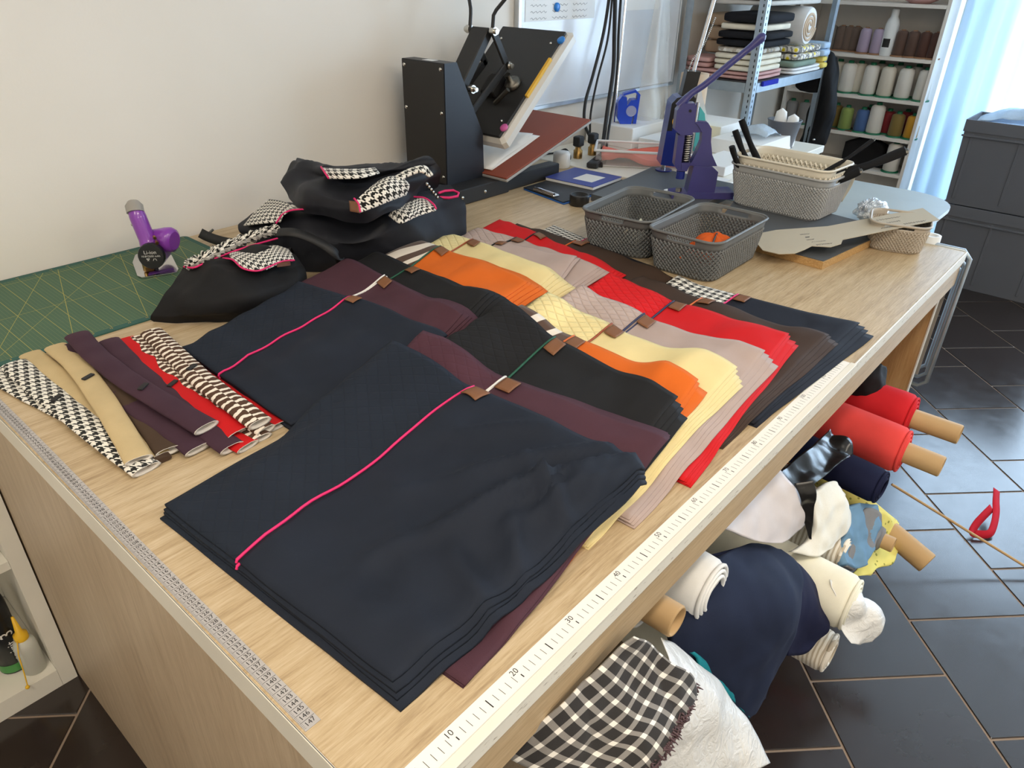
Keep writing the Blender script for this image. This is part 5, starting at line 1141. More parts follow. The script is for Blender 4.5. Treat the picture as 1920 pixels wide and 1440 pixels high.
# irons, bags, rolls and boxes on the side table
ir = thing('steam_iron', 'teal and white steam iron standing on its heel', 'iron', (0, 0, 0))
E5 = Elev((2.50, 1.075, 0.0002), (1318, 280))
mb = MB(); E5.prism(mb, [(1302, 280), (1312, 172), (1316, 170), (1334, 210), (1340, 235), (1334, 280)], -0.045, 0.02); mb.build('body', 'iron_white', ir)
mb = MB(); E5.prism(mb, [(1316, 262), (1318, 195), (1328, 205), (1336, 235), (1332, 262)], 0.0205, 0.03); mb.build('teal_shell', 'iron_teal', ir)
mb = MB(); E5.prism(mb, [(1290, 280), (1292, 230), (1300, 195), (1311, 171), (1302, 280)], -0.045, 0.015); mb.build('soleplate', 'iron_grey', ir)
wr2 = thing('paper_roll', 'tall beige paper roll standing by the wall', 'roll', atz(1288, 268, 0.0)+V(0.18, 0.10, 0))
MB().lathe([(0.016, 0.0005), (0.062, 0.0005), (0.062, 0.262), (0.020, 0.262), (0.016, 0.235)], n=28).build('paper', 'fold_beige', wr2)
yb = loft('yellow_bag', [[V(2.74+0.05*i, 1.20+0.02*j, (0.001, 0.05, 0.13, 0.20, 0.16)[j]*(1 if i in (1, 2) else 0.8)) for i in range(4)] for j in range(5)], 'yellow_bag', None, 18, 18, wr=0.012, wf=12, th=0.004, crease=0.5); tag(yb, 'yellow plastic bag slumped against the hanging film', 'bag')
for k, (a, b, c, d, h, lab) in enumerate(((2.36, 2.62, 0.86, 1.00, 0.035, 'flat white box in front of the steam iron'), (2.70, 3.02, 0.88, 1.10, 0.060, 'white carton standing behind the cream basket'), (2.86, 3.10, 1.14, 1.34, 0.075, 'white carton beside the rack upright'), (2.52, 2.76, 1.20, 1.34, 0.050, 'flat white carton beside the yellow bag'))):
    o = MB().bbox(a, b, c, d, 0.0002, h, 0.002).build('carton', 'paper'); tag(o, lab, 'box', 'white cartons on the side table')
sh_ = slab('paper_sheet', 'white paper sheet on the side table behind the light basket', 'paper', [(2.21, 0.83), (2.34, 0.82), (2.36, 0.97), (2.23, 0.98)], 0.0002, 0.001, 'paper')
ca = slab('card_sheet', 'tan card lying near the eyelet press', 'card', [(2.38, 1.01), (2.47, 1.01), (2.47, 1.06), (2.38, 1.06)], 0.0002, 0.0012, 'card_grey')
ff = loft('plastic_film', [[V(2.78+0.05*i, 0.90+0.05*j, 0.064+0.05*math.sin(i*0.9+0.5)*math.sin(j*1.0+0.4)) for i in range(5)] for j in range(4)], 'film_blue', None, 26, 20, wr=0.018, wf=16, th=0.0006, crease=0.6); tag(ff, 'crinkled clear film heaped on the white carton', 'plastic film')
hf = [[aty(u, v, y) for u, v, y in r] for r in ([(1232, -20, 1.52), (1246, -20, 1.50), (1262, -20, 1.52)], [(1218, 60, 1.52), (1236, 60, 1.49), (1256, 60, 1.52)], [(1204, 140, 1.50), (1228, 140, 1.46), (1252, 140, 1.50)], [(1194, 200, 1.48), (1226, 200, 1.42), (1252, 195, 1.48)], [(1196, 250, 1.44), (1215, 252, 1.40), (1240, 235, 1.44)])]
o = loft('hanging_film', hf, 'film_hang', None, 24, 30, wr=0.02, wf=7, th=0.0004, stretch=(1.5, 1.5, 0.3)); tag(o, 'sheer film hanging down in front of the whiteboard', 'plastic film')
bn = thing('grey_bin', 'small grey bin with white packets by the rack foot', 'bin', (3.02, 0.93, 0.0))
MB().lathe([(0.05, 0.0004), (0.07, 0.11), (0.073, 0.115), (0.066, 0.115), (0.047, 0.006), (1e-6, 0.006)], n=20).build('shell', 'box_grey', bn)
for k, (dx, dy, h) in enumerate(((0.0, 0.02, 0.16), (0.015, -0.03, 0.14))):
    o = MB().lathe([(0.022, 0.0072), (0.028, h*0.6), (0.022, h*0.9), (1e-6, h)], c=(3.02+dx, 0.93+dy, 0), n=14).build('packet', 'paper'); tag(o, ['white rounded packet in the grey bin, the taller one', 'white rounded packet in the grey bin, the shorter one'][k], 'packet')

# --- galvanised rack with folded fabrics
rk = thing('metal_rack', 'galvanised slotted metal rack holding folded fabrics', 'rack', (0, 0, 0))
RX0, RX1, RY0, RY1 = 3.25, 4.14, 1.200, 1.600
for x, sx in ((RX0, 1), (RX1, -1)):
    for y, sy in ((RY0, 1), (RY1, -1)):
        up = MB().box(min(x, x+sx*0.038), max(x, x+sx*0.038), min(y, y+sy*0.002), max(y, y+sy*0.002), FZ+0.0005, 1.25).box(min(x, x+sx*0.002), max(x, x+sx*0.002), min(y+sy*0.0021, y+sy*0.038), max(y+sy*0.0021, y+sy*0.038), FZ+0.0005, 1.25).build('upright', 'galvanised', rk)
        if y == RY0 and x == RX0:
            hl = MB()
            for k in range(44):
                z = -0.30+0.025*k; hl.box(x-0.0008, x-0.0002, y+0.012, y+0.017, z, z+0.012); hl.box(x+0.014, x+0.020, y-0.0008, y-0.0002, z, z+0.012)
            hl.build('slots', 'ink', up)['kind'] = 'stuff'
for z in (0.165, 0.66, -0.36):
    sh = MB().box(RX0+0.003, RX1-0.003, RY0+0.003, RY1-0.003, z+0.043, z+0.048).build('shelf', 'board_black', rk)
    MB().box(RX0+0.04, RX1-0.04, RY0-0.001, RY0+0.0025, z, z+0.0425).build('shelf_lip', 'galvanised', sh); MB().box(RX0-0.001, RX0+0.0025, RY0+0.04, RY1-0.04, z, z+0.0425).build('shelf_lip', 'galvanised', sh)
def pillow(name, label, cat, mat, x0, x1, y0, y1, z0, z1, e=0.28, layers=1, wr=0.010, seed=0, group=None, dx=0.0):
    t = None; cx, cy, cz = (x0+x1)/2, (y0+y1)/2, (z0+z1)/2
    if layers > 1: t = thing(name, label, cat, (0, 0, 0), group)
    H = (z1-z0)/layers
    for l in range(layers):
        mb = MB(); nu, nv = 36, 14; vs = []
        zc_ = z0+H*(l+0.5); sh = 0.016*noise.noise(V(l*1.7, seed*1.3, 0.5))
        for j in range(nv+1):
            ph = -PI/2+PI*j/nv
            for i in range(nu):
                a = 2*PI*i/nu; f = lambda c: math.copysign(abs(c)**e, c); g = lambda c: math.copysign(abs(c)**0.36, c)
                p = V(f(math.cos(a))*g(math.cos(ph))*(x1-x0)/2+sh, f(math.sin(a))*g(math.cos(ph))*(y1-y0)/2+sh, g(math.sin(ph))*H/2*0.98)
                w = fbm(V(p.x*9+seed, p.y*9, l), 1.0, 2)*wr*(0.3+abs(math.cos(ph))); vs.append(V(cx+p.x*(1+w*2), cy+p.y*(1+w*2), zc_+p.z*(1+w*6)+dx*p.y))
        mb.add(vs, [(j*nu+i, j*nu+(i+1) % nu, (j+1)*nu+(i+1) % nu, (j+1)*nu+i) for j in range(nv) for i in range(nu)], True)
        o = mb.build('fold' if t else name, mat, t)
    if t is None: tag(o, label, cat, group)
    return t or o
GF = 'folded fabrics on the metal rack'; zs = 0.2135
pillow('folded_fabric', 'wide dusty rose fabric lying lowest on the rack shelf', 'fabric', 'fold_rose', 3.27, 3.62, 1.21, 1.595, zs, zs+0.036, layers=2, seed=1, group=GF)
pillow('folded_fabric', 'small dusty rose fold on the rack near the wall', 'fabric', 'fold_rose', 3.28, 3.48, 1.455, 1.59, zs+0.037, zs+0.085, layers=2, seed=2, group=GF)
pillow('folded_fabric', 'cream fabric folded in three in the rack pile', 'fabric', 'fold_cream', 3.275, 3.58, 1.215, 1.445, zs+0.037, zs+0.112, layers=3, seed=3, group=GF)
pillow('folded_fabric', 'small floral print fabric on the cream fold', 'fabric', 'fold_floral', 3.28, 3.58, 1.215, 1.435, zs+0.113, zs+0.140, seed=4, group=GF)
pillow('folded_fabric', 'thick black fabric fold, lower one in the rack pile', 'fabric', 'fold_black', 3.27, 3.60, 1.190, 1.445, zs+0.141, zs+0.208, layers=2, seed=5, group=GF)
pillow('folded_fabric', 'off-white fabric fold between the two black ones', 'fabric', 'fold_cream', 3.275, 3.60, 1.20, 1.435, zs+0.209, zs+0.240, seed=6, group=GF)
pillow('folded_fabric', 'black fabric fold, upper one in the rack pile', 'fabric', 'fold_black', 3.275, 3.60, 1.195, 1.430, zs+0.241, zs+0.285, seed=7, group=GF)
pillow('folded_fabric', 'soft beige fabric bundle behind the black folds', 'fabric', 'fold_beige', 3.46, 3.62, 1.45, 1.59, zs+0.086, zs+0.27, layers=3, seed=8, group=GF)
pillow('folded_fabric', 'grey-beige fabric folds lying on top of the rack pile', 'fabric', 'fold_grey', 3.32, 3.98, 1.215, 1.52, zs+0.310, zs+0.385, layers=3, seed=9, group=GF)
pillow('folded_fabric', 'white and pale blue fabric on top at the rack end', 'fabric', 'fold_white', 3.74, 3.99, 1.195, 1.34, zs+0.386, zs+0.445, layers=2, seed=10, group=GF)
br = thing('rolled_fabric', 'beige quilted fabric rolled up inside a white cloth on the rack', 'fabric roll', (0, 0, 0))
rc = V(3.80, 1.20, zs+0.215)
mb = MB(); sp_ = []
for i in range(90):
    a = i*0.21; r_ = 0.012+0.0031*a*1.02; sp_.append((r_*math.cos(a)*1.1, r_*math.sin(a)*0.95))
vs = [rc+V(x, 0, z) for x, z in sp_]+[rc+V(x, 0.30, z) for x, z in sp_]
mb.add(vs, [(i, i+1, 90+i+1, 90+i) for i in range(89)], True); sp_o = mb.build('spiral', 'fold_beige', br); so = sp_o.modifiers.new('thickness', 'SOLIDIFY'); so.thickness = 0.012; so.offset = 0
MB().lathe([(0.081, 0.0), (0.086, 0.01), (0.086, 0.30), (0.08, 0.30)], n=28, M=Matrix.Translation(rc+V(0, 0.004, 0)) @ Matrix.Rotation(-PI/2, 4, 'X')).build('outer_cloth', 'fold_white', br)
pillow('folded_fabric', 'yellow flower print fabric under the beige roll', 'fabric', 'fold_flower_yellow', 3.70, 4.02, 1.19, 1.42, zs+0.060, zs+0.125, layers=2, seed=11, group=GF)
pillow('folded_fabric', 'sage green fabric at the middle of the rack shelf', 'fabric', 'fold_sage', 3.66, 3.98, 1.19, 1.40, zs+0.030, zs+0.0595, seed=12, group=GF)
pillow('folded_fabric', 'pale pink and white fabric lying lowest at the rack middle', 'fabric', 'fold_white', 3.66, 4.05, 1.185, 1.45, zs, zs+0.0295, layers=2, seed=13, group=GF)
pillow('folded_fabric', 'pale blue fabric at the far end of the rack', 'fabric', 'fold_blue', 4.03, 4.13, 1.19, 1.42, zs+0.0605, zs+0.130, layers=2, seed=14, group=GF)
pillow('folded_fabric', 'pale yellow fabric under the blue one at the rack end', 'fabric', 'fold_yellow', 4.055, 4.13, 1.19, 1.42, zs+0.0, zs+0.060, layers=2, seed=15, group=GF)
cbx = MB().bbox(3.33, 3.50, 1.186, 1.1985, 0.1905, 0.212, 0.002).build('cobalt_trim', 'fold_cobalt'); tag(cbx, 'cobalt blue trim with white motifs along the rack shelf edge', 'trim')
# black garment hanging from the rack end
hg = thing('hanging_garment', 'black garment with fringed end hanging from the rack end', 'garment', (0, 0, 0))
HX = 4.16
loft('cloth', [[atx(u, v, HX+d) for u, v, d in r] for r in ([(1545, 100, 0.02), (1556, 96, 0), (1568, 108, 0.03)], [(1535, 135, 0.02), (1552, 130, -0.02), (1567, 135, 0.03)], [(1530, 180, 0.02), (1548, 178, -0.03), (1566, 180, 0.03)], [(1512, 230, 0.02), (1538, 232, -0.03), (1560, 225, 0.03)], [(1496, 272, 0.02), (1520, 276, -0.02), (1546, 268, 0.03)])], 'jersey_black', hg, 26, 34, wr=0.02, wf=9, th=0.012, stretch=(1, 2, 0.4))
for k in range(9):
    a = atx(1497+k*5.8, 270, HX-0.01); MB().tube([a, a+V(0, 0.002, -0.03), a+V(0, 0.004*math.sin(k), -0.06)], [0.006, 0.005, 0.002], 6).build('fringe', 'jersey_black', hg)
MB().sphere(atx(1526, 262, HX-0.05), 0.008, 8).build('snap_fastener', 'steel', hg)
bs_ = loft('black_sleeve', [[atx(u, v, 4.17) for u, v in r] for r in ([(1500, 150), (1520, 146), (1545, 140)], [(1498, 160), (1520, 160), (1540, 158)], [(1506, 168), (1524, 172), (1538, 172)])], 'jersey_black', None, 14, 10, wr=0.01, th=0.05); tag(bs_, 'bunched black sleeve beside the hanging garment', 'garment')

# --- white thread shelf
ts = thing('thread_shelf', 'white open shelf full of thread cones at the far wall', 'shelf', (0, 0, 0))
SX0, SX1, SY0, SY1 = 4.60, 4.90, 0.775, 1.590
BZ = [0.52, 0.25, 0.03, -0.18, -0.38, -0.62]
for y in (SY0, SY1-0.018, ): MB().box(SX0, SX1, y, y+0.018, FZ+0.0005, 1.3).build('side_panel', 'shelf_white', ts)
MB().box(SX1-0.006, SX1, SY0+0.0185, SY1-0.0185, FZ+0.0005, 1.3).build('back_panel', 'shelf_white', ts)
for z in BZ+[0.85, 1.25]: MB().box(SX0, SX1-0.0065, SY0+0.0185, SY1-0.0185, z-0.018, z).build('shelf_board', 'shelf_white', ts)
_cone = {}
def cone(u, x, z, col, kind='small', lab=''):
    y = y_at(u, x, z+0.02); key = (col, kind); h, r0, r1 = {'small': (0.135, 0.035, 0.031), 'tall': (0.165, 0.043, 0.040), 'mid': (0.130, 0.039, 0.036)}[kind]
    if key not in _cone:
        a = MB().lathe([(r0*0.9, 0.009), (r0, 0.014), (r1*1.02, h*0.86), (r1*0.94, h*0.95), (r1*0.62, h)], n=18).mesh('thread'); a.materials.append(MATS['thread_'+col])
        g = 'cone_green' if kind != 'small' else 'cone_card'
        b = MB().lathe([(r0*1.15, 0.0006), (r0*1.15, 0.008), (r0*0.6, 0.0085)], n=18).mesh('cone_base'); b.materials.append(MATS[g])
        c = MB().lathe([(r1*0.42, h+0.0005), (r1*0.38, h+(0.014 if kind != 'small' else 0.005)), (1e-6, h+(0.014 if kind != 'small' else 0.005))], n=12).mesh('cone_tip'); c.materials.append(MATS[g])
        _cone[key] = (a, b, c)
    t = thing('thread_cone', lab, 'thread cone', (x, y, z), 'thread cones on the white shelf')
    for nm, me in zip(('thread', 'cone_base', 'cone_tip'), _cone[key]): link(nm, me, None, t)
r1_ = [(1554, 'grey'), (1573, 'taupe'), (1587, 'taupe'), (1600, 'taupe')]
for k, (u, c) in enumerate(r1_): cone(u, 4.72, BZ[1], c, 'small', ['grey thread cone leftmost on the upper thread shelf', 'taupe thread cone nearest the grey one on the upper thread shelf', 'middle taupe thread cone on the upper thread shelf', 'taupe thread cone behind the left lilac one'][k])
cone(1617, 4.66, BZ[1], 'lilac', 'small', 'lilac thread cone, left one of the pair'); cone(1641, 4.66, BZ[1], 'lilac', 'small', 'lilac thread cone beside the tall white bottle')
for k, (u, c) in enumerate(((1684, 'cocoa'), (1706, 'cocoa'), (1728, 'brown'), (1749, 'brown'))): cone(u, 4.66, BZ[1], c, 'small', ['cocoa brown thread cone beside the tall white bottle', 'cocoa brown thread cone second right of the bottle', 'dark brown thread cone third right of the bottle', 'dark brown thread cone at the right end of the upper shelf'][k])
for k, (u, x, c) in enumerate(((1566, 4.70, 'ecru'), (1585, 4.66, 'white'), (1604, 4.70, 'ecru'), (1626, 4.66, 'white'), (1657, 4.66, 'ecru'), (1690, 4.66, 'white'), (1726, 4.66, 'white'), (1642, 4.79, 'ecru'), (1676, 4.79, 'white'), (1710, 4.79, 'white'))):
    cone(u, x, BZ[2], c, 'tall', ['ecru thread cone leftmost on the white thread shelf', 'white thread cone second from the left with green base', 'ecru thread cone third from the left, set back', 'white thread cone fourth from the left with green base', 'ecru thread cone fifth from the left with dark print', 'white thread cone second from the right end, front row', 'white thread cone at the right end of the white thread shelf', 'ecru thread cone in the rear row, left one', 'white thread cone in the rear row, middle one', 'white thread cone in the rear row, right one'][k])
for k, (u, x, c, kd) in enumerate(((1481, 4.66, 'silver', 'mid'), (1505, 4.66, 'silver', 'mid'), (1563, 4.70, 'olive', 'mid'), (1583, 4.66, 'lime', 'mid'), (1612, 4.66, 'blue', 'mid'), (1637, 4.66, 'white', 'tall'), (1660, 4.72, 'red', 'mid'), (1677, 4.66, 'olive', 'mid'), (1706, 4.66, 'gold', 'mid'), (1693, 4.78, 'red', 'mid'), (1625, 4.78, 'dark', 'mid'))):
    cone(u, x, BZ[3], c, kd, ['silver grey thread cone leftmost behind the rack', 'silver grey thread cone left of the hanging garment', 'dull olive thread cone just right of the hanging garment', 'lime green thread cone on the colour shelf', 'blue thread cone beside the lime one', 'white thread cone among the coloured ones', 'dark red thread cone behind the olive one', 'olive gold thread cone beside the yellow one', 'golden yellow thread cone at the right end', 'dark red thread cone behind the golden one', 'dark thread cone behind the blue one'][k])
cone(1669, 4.66, BZ[4], 'white', 'tall', 'single white thread cone on the lowest visible shelf')
bt = thing('spray_bottle', 'tall white bottle with black label on the upper thread shelf', 'bottle', (4.66, y_at(1661, 4.66, BZ[1]+0.02), BZ[1]+0.0004))
MB().lathe([(0.034, 0), (0.037, 0.006), (0.037, 0.16), (0.030, 0.185), (0.020, 0.20), (0.020, 0.235), (0.014, 0.24), (1e-6, 0.24)], n=22).build('bottle', 'iron_white', bt)
lb = MB(); K = 8
for j in range(2):
    for i in range(K+1): a = PI*0.98+(-0.55+1.1*i/K); lb.v.append(V(0.0374*math.cos(a), 0.0374*math.sin(a), 0.045+0.045*j))
for i in range(K): lb.f.append([i, i+1, K+2+i, K+1+i]); lb.sm.append(True); lb.mi.append(0)
lb.build('label', 'ink', bt)
bb = loft('black_bundle', [[atx(u, v, 4.70) for u, v in r] for r in ([(1580, 320), (1620, 322), (1655, 322)], [(1578, 295), (1615, 292), (1658, 296)], [(1586, 265), (1625, 258), (1660, 275)])], 'jersey_black', None, 16, 12, wr=0.015, th=0.08); tag(bb, 'black cloth bundle on the lowest visible thread shelf', 'cloth')
rd = MB().lathe([(0.05, 0.0005), (0.09, 0.02), (0.10, 0.04), (1e-6, 0.03)], c=(4.70, y_at(1725, 4.7, BZ[0]), BZ[0]), n=18).build('ribbon_coil', 'fold_rose'); tag(rd, 'pale ribbon coil on the top thread shelf', 'ribbon')
og = MB().bbox(4.62, 4.74, y_at(1600, 4.66, BZ[3]), y_at(1552, 4.66, BZ[3]), BZ[3]+0.0005, BZ[3]+0.006, 0.002).build('wooden_tray', 'leather_dark'); tag(og, 'small brown tray under the lime thread cone', 'tray')

# --- curtain, storage boxes
cu_ = thing('curtain', 'sheer pale blue curtain hanging beside the thread shelf', 'curtain', (0, 0, 0))
def pleat(y0, y1, x, z0, z1, n, amp, mat, name):
    mb = MB(); N = n*10; vs = []
    for j in range(13):
        z = lerp(z0, z1, j/12)
        for i in range(N+1):
            t = i/N; vs.append(V(x+amp*math.sin(t*n*2*PI)*(0.7+0.3*math.sin(t*9+1))+0.006*math.sin(j*0.7+t*20), lerp(y0, y1, t)+0.006*math.sin(t*31+j*0.5), z))
    mb.add(vs, [(j*(N+1)+i, j*(N+1)+i+1, (j+1)*(N+1)+i+1, (j+1)*(N+1)+i) for j in range(12) for i in range(N)], True); return mb.build(name, mat, cu_)
pleat(0.752, 0.300, 4.82, FZ+0.01, 1.66, 4, 0.015, 'curtain', 'drape')
MB().cyl((4.82, 0.765, 1.69), (4.82, -2.2, 1.69), 0.012, n=10).build('curtain_rod', 'alu', cu_)
def crate(name, label, z0, h, yl, yr, x0=4.42, x1=4.76):
    t = thing(name, label, 'storage box', (0, 0, 0), 'grey storage boxes'); b = 0.02
    q = lambda z, i: [V(x0+i, yr+i, z), V(x1-i, yr+i, z), V(x1-i, yl-i, z), V(x0+i, yl-i, z)]
    R_ = [q(z0+0.0006, b), q(z0+h-0.06, 0.006), q(z0+h-0.06, 0.0), q(z0+h, 0.0), q(z0+h, 0.008), q(z0+0.02, b+0.008)]
    mb = MB(); mb.add([p for r in R_ for p in r], [(k*4+i, k*4+(i+1) % 4, (k+1)*4+(i+1) % 4, (k+1)*4+i) for k in range(5) for i in range(4)]); mb.add(R_[0], [(3, 2, 1, 0)]); mb.add(R_[5], [(0, 1, 2, 3)])
    fix_normals(mb.build('shell', 'box_grey', t))
    for k in range(4):
        y = lerp(yl-0.05, yr+0.05, k/3); M = frame(V(x0+b-0.001, y, z0+0.03), (0, 1, 0), V(-(b-0.006), 0, h-0.09))
        MB().bbox(-0.007, 0.007, 0, h-0.10, -0.004, 0.005, 0.002, M).build('rib', 'box_grey', t)
    MB().bbox(x0-0.005, x0-0.0002, yr, yl, z0+h-0.085, z0+h-0.075, 0.001).build('rim_ledge', 'box_grey', t)
crate('storage_box', 'lower grey plastic storage box standing on the floor by the window', FZ, 0.455, 0.500, -0.28)
crate('storage_box', 'upper grey plastic storage box stacked below the window', FZ+0.456, 0.445, 0.505, -0.28)
o = loft('plastic_bag', [[V(4.45+0.06*j, 0.46-0.13*i, -0.02+0.10*math.sin(i*0.7+0.3)*math.sin(j*0.8+0.5)) for i in range(6)] for j in range(5)], 'film_blue', None, 28, 20, wr=0.02, wf=12, th=0.001, crease=0.6); tag(o, 'crumpled clear plastic bags lying in the upper storage box', 'plastic bag')
o = pillow('folded_fabric', 'pale lilac packed cloth in the upper storage box', 'fabric', 'cloth_lilac', 4.47, 4.73, -0.1, 0.45, -0.13, -0.03, layers=2, seed=21)
# folded metal frame leaning on the right end of the table, white tube beside it
fr = thing('folding_frame', 'folded metal drying frame leaning on the right table end', 'frame', (0, 0, 0))
for k, (x, yo, zt, zb) in enumerate(((2.103, -0.030, -0.005, -0.44), (2.120, -0.020, -0.030, -0.42), (2.136, -0.010, -0.052, -0.40))):
    MB().tube([(x+0.01, 0.42, zt), (x+0.01, 0.10, zt), (x+0.01, yo+0.02, zt), (x+0.008, yo, zt-0.02), (x, yo, zb+0.02), (x, yo+0.02, zb), (x, 0.42, zb)], 0.0065, 8).build('frame_tube', 'galvanised', fr)
MB().box(2.1095, 2.1115, 0.0, 0.42, -0.41, -0.06).build('mesh_panel', 'iron_grey', fr)
for y in (0.03, 0.40): MB().cyl((2.12, y, FZ+0.0005), (2.12, y, -0.39), 0.007, n=8).build('leg', 'galvanised', fr)
wt = thing('paper_tube', 'white paper tube standing at the right table corner', 'tube', (2.125, 0.085, FZ+0.0005))
MB().lathe([(0.014, 0.0), (0.026, 0.0), (0.026, 0.915), (0.014, 0.915), (0.014, 0.60)], n=22).build('tube_wall', 'paper', wt)
bo = MB().sphere((2.115, 0.20, -0.02), 0.0205, 10, (1, 1.4, 1)).build('blue_ball', 'tape_blue'); tag(bo, 'small blue ball behind the taupe basket at the table end', 'ball')
# ------------------------------------------------------------------ fabric rolls in the open bay under the table
MB().box(0.0225, 2.0295, 0.03, 1.60, -0.665, -0.645).build('lower_shelf', 'oak_side', tb)
MB().box(1.00, 1.02, 0.06, 1.60, FZ+0.0005, -0.6655).build('divider', 'oak_side', tb)
GR = 'fabric rolls under the table'
def froll(label, c, r, mat, y1=0.95, tube=None, wob=0.05, tilt=(0, 0), ends=None, tmat='cardboard_tube', name='fabric_roll', cat='fabric roll', ov=1.0, print_=False):
    """roll lying along Y with its front end at c; tube = (radius, how far it sticks out)"""
    t = thing(name, label, cat, (0, 0, 0), GR); c = Vector(c); L = y1-c.y
    ax_ = V(tilt[0], 1, tilt[1]).normalized(); M = frame(c, ax_.cross(UZ), UZ); n = 26; vs = []; mb = MB(); uv = []
    prof_ = [(-0.004, 0.62), (0.0, 0.90), (0.008, 0.985), (0.03, 1.0)] + [(0.03+(L-0.04)*k/8, 1.0) for k in range(1, 9)] + [(L, 0.9)]
    for (d, s_) in prof_:
        for i in range(n):
            a = 2*PI*i/n; rr_ = r*s_*(1+wob*noise.noise(V(math.cos(a)*1.3+c.x*7, math.sin(a)*1.3, d*4+c.z*5)) + 0.25*wob*noise.noise(V(math.cos(a)*5, math.sin(a)*5, d*25)))
            vs.append(c + ax_*d + M.to_3x3() @ V(rr_*math.cos(a), rr_*ov*math.sin(a), 0)); uv.append((a*r, d))
    mb.add(vs, [(j*n+i, j*n+(i+1) % n, (j+1)*n+(i+1) % n, (j+1)*n+i) for j in range(len(prof_)-1) for i in range(n)], True)
    mb.add(vs[:n], [tuple(range(n))]); mb.add(vs[-n:], [tuple(range(n))]); mb.uv = uv + uv[:n] + uv[-n:]
    fix_normals(mb.build('fabric', mat, t))
    # wound layers seen at the end
    for k in range(3 if r > 0.04 else 0):
        q = r*(0.55+0.16*k); pts = [c - ax_*(0.004+0.002*(2-k)) + M.to_3x3() @ V(q*math.cos(2*PI*i/24), q*ov*math.sin(2*PI*i/24), 0) for i in range(25)]
        MB().tube(pts, 0.004, 6, caps=False).build('wound_layer', mat, t)
    if tube:
        tr, to = tube; a = c - ax_*to; b_ = c + ax_*(0.3)
        tt = MB().lathe([(tr*0.82, 0.30), (tr*0.82, 0.002), (tr*0.9, 0.0), (tr, 0.003), (tr, to+0.3)], n=24, M=frame(a, ax_.cross(UZ).normalized(), UZ) if False else Matrix.Translation(a) @ ax_.to_track_quat('Z', 'Y').to_matrix().to_4x4()).build('cardboard_core', tmat, t)
        if print_:
            Mq = Matrix.Translation(a) @ ax_.to_track_quat('Z', 'Y').to_matrix().to_4x4(); lb = MB(); K = 8
            for j in range(2):
                for i in range(K+1):
                    an = print_+(-0.7+1.4*i/K); lb.v.append(Mq @ V((tr+0.0006)*math.cos(an), (tr+0.0006)*math.sin(an), 0.012+0.055*j))
            for i in range(K): lb.f.append([i, i+1, K+2+i, K+1+i]); lb.sm.append(True); lb.mi.append(0)
            lb.build('paper_label', 'paper', tt)
            ln = MB()
            for q in range(5):
                for w_ in range(2):
                    an0 = print_-0.5+q*0.25; ln.add([Mq @ V((tr+0.0009)*math.cos(an0+e), (tr+0.0009)*math.sin(an0+e), z) for e, z in ((0, 0.016+w_*0.026), (0.10, 0.016+w_*0.026), (0.10, 0.034+w_*0.026), (0, 0.034+w_*0.026))], [(0, 1, 2, 3)])
            ln.build('label_print', 'ink', tt)['kind'] = 'stuff'
    return t
P = atx
froll('deep red fabric roll with long bare tube, nearest the right end panel', P(1704, 782, 1.72), 0.062, 'roll_red_deep', tube=(0.026, 0.125))
froll('coral red fabric roll with a paper label on its tube', P(1690, 845, 1.55), 0.060, 'roll_red', tube=(0.0265, 0.095), print_=-2.0, tilt=(0, 0.03))
froll('dark red fabric roll lying under the coral red one', P(1650, 905, 1.60)+V(0, 0.02, 0), 0.050, 'ribbon_red')
froll('navy cotton fabric roll below the coral red one', P(1648, 912, 1.40), 0.047, 'roll_navy', ov=0.9, tilt=(0.05, 0.05))
froll('pale striped knit roll peeping out beside the blue cloth', P(1578, 1035, 1.22), 0.042, 'knit_stripe')
froll('long cream fabric roll in clear wrap sticking out furthest', P(1592, 1132, 1.07), 0.062, 'roll_cream', tilt=(0.0, 0.02))
froll('cream ribbed knit roll lowest in front of the navy velvet', P(1552, 1222, 1.10), 0.050, 'knit_stripe', wob=0.12)
froll('cream fabric roll behind the lilac satin', P(1395, 985, 0.86)+V(0, 0.05, 0), 0.060, 'roll_cream')
froll('white wrapped fabric roll above the bare tube', P(1330, 1108, 0.66), 0.056, 'roll_white', tilt=(0, 0.02))
froll('bare brown tube of a white roll next to the gingham', P(1236, 1146, 0.53)+V(0, 0.03, 0), 0.045, 'roll_white', tube=(0.026, 0.062))
froll('grey fabric roll on a bare tube beside the yellow cloth', P(1652, 1012, 1.40), 0.032, 'roll_grey', tube=(0.019, 0.030), wob=0.02)
froll('yellow dotted fabric roll on a thick bare tube', P(1672, 1000, 1.52), 0.036, 'roll_yellow', tube=(0.029, 0.105), tilt=(0.16, 0.30), wob=0.2, y1=0.6)
froll('white fabric roll deep in the bay under the red ones', V(1.72, 0.10, -0.585), 0.058, 'roll_white'); froll('grey fabric roll deep in the bay under the navy one', V(1.42, 0.10, -0.585), 0.058, 'roll_grey')
froll('cream fabric roll deep in the bay beside the divider', V(0.84, 0.08, -0.585), 0.058, 'roll_cream'); froll('blue fabric roll deep in the bay behind the gingham', V(0.30, 0.10, -0.585), 0.058, 'roll_blue')
froll('grey fabric roll deep in the bay beside the left panel', V(0.16, 0.12, -0.585), 0.058, 'roll_grey'); froll('white fabric roll deep in the bay behind the plastic sheet', V(0.56, 0.10, -0.585), 0.058, 'roll_white')
def drape(name, label, cat, rows, mat, **kw):
    o = loft(name, [[atx(*q) for q in r] for r in rows], mat, None, **kw); return tag(o, label, cat)
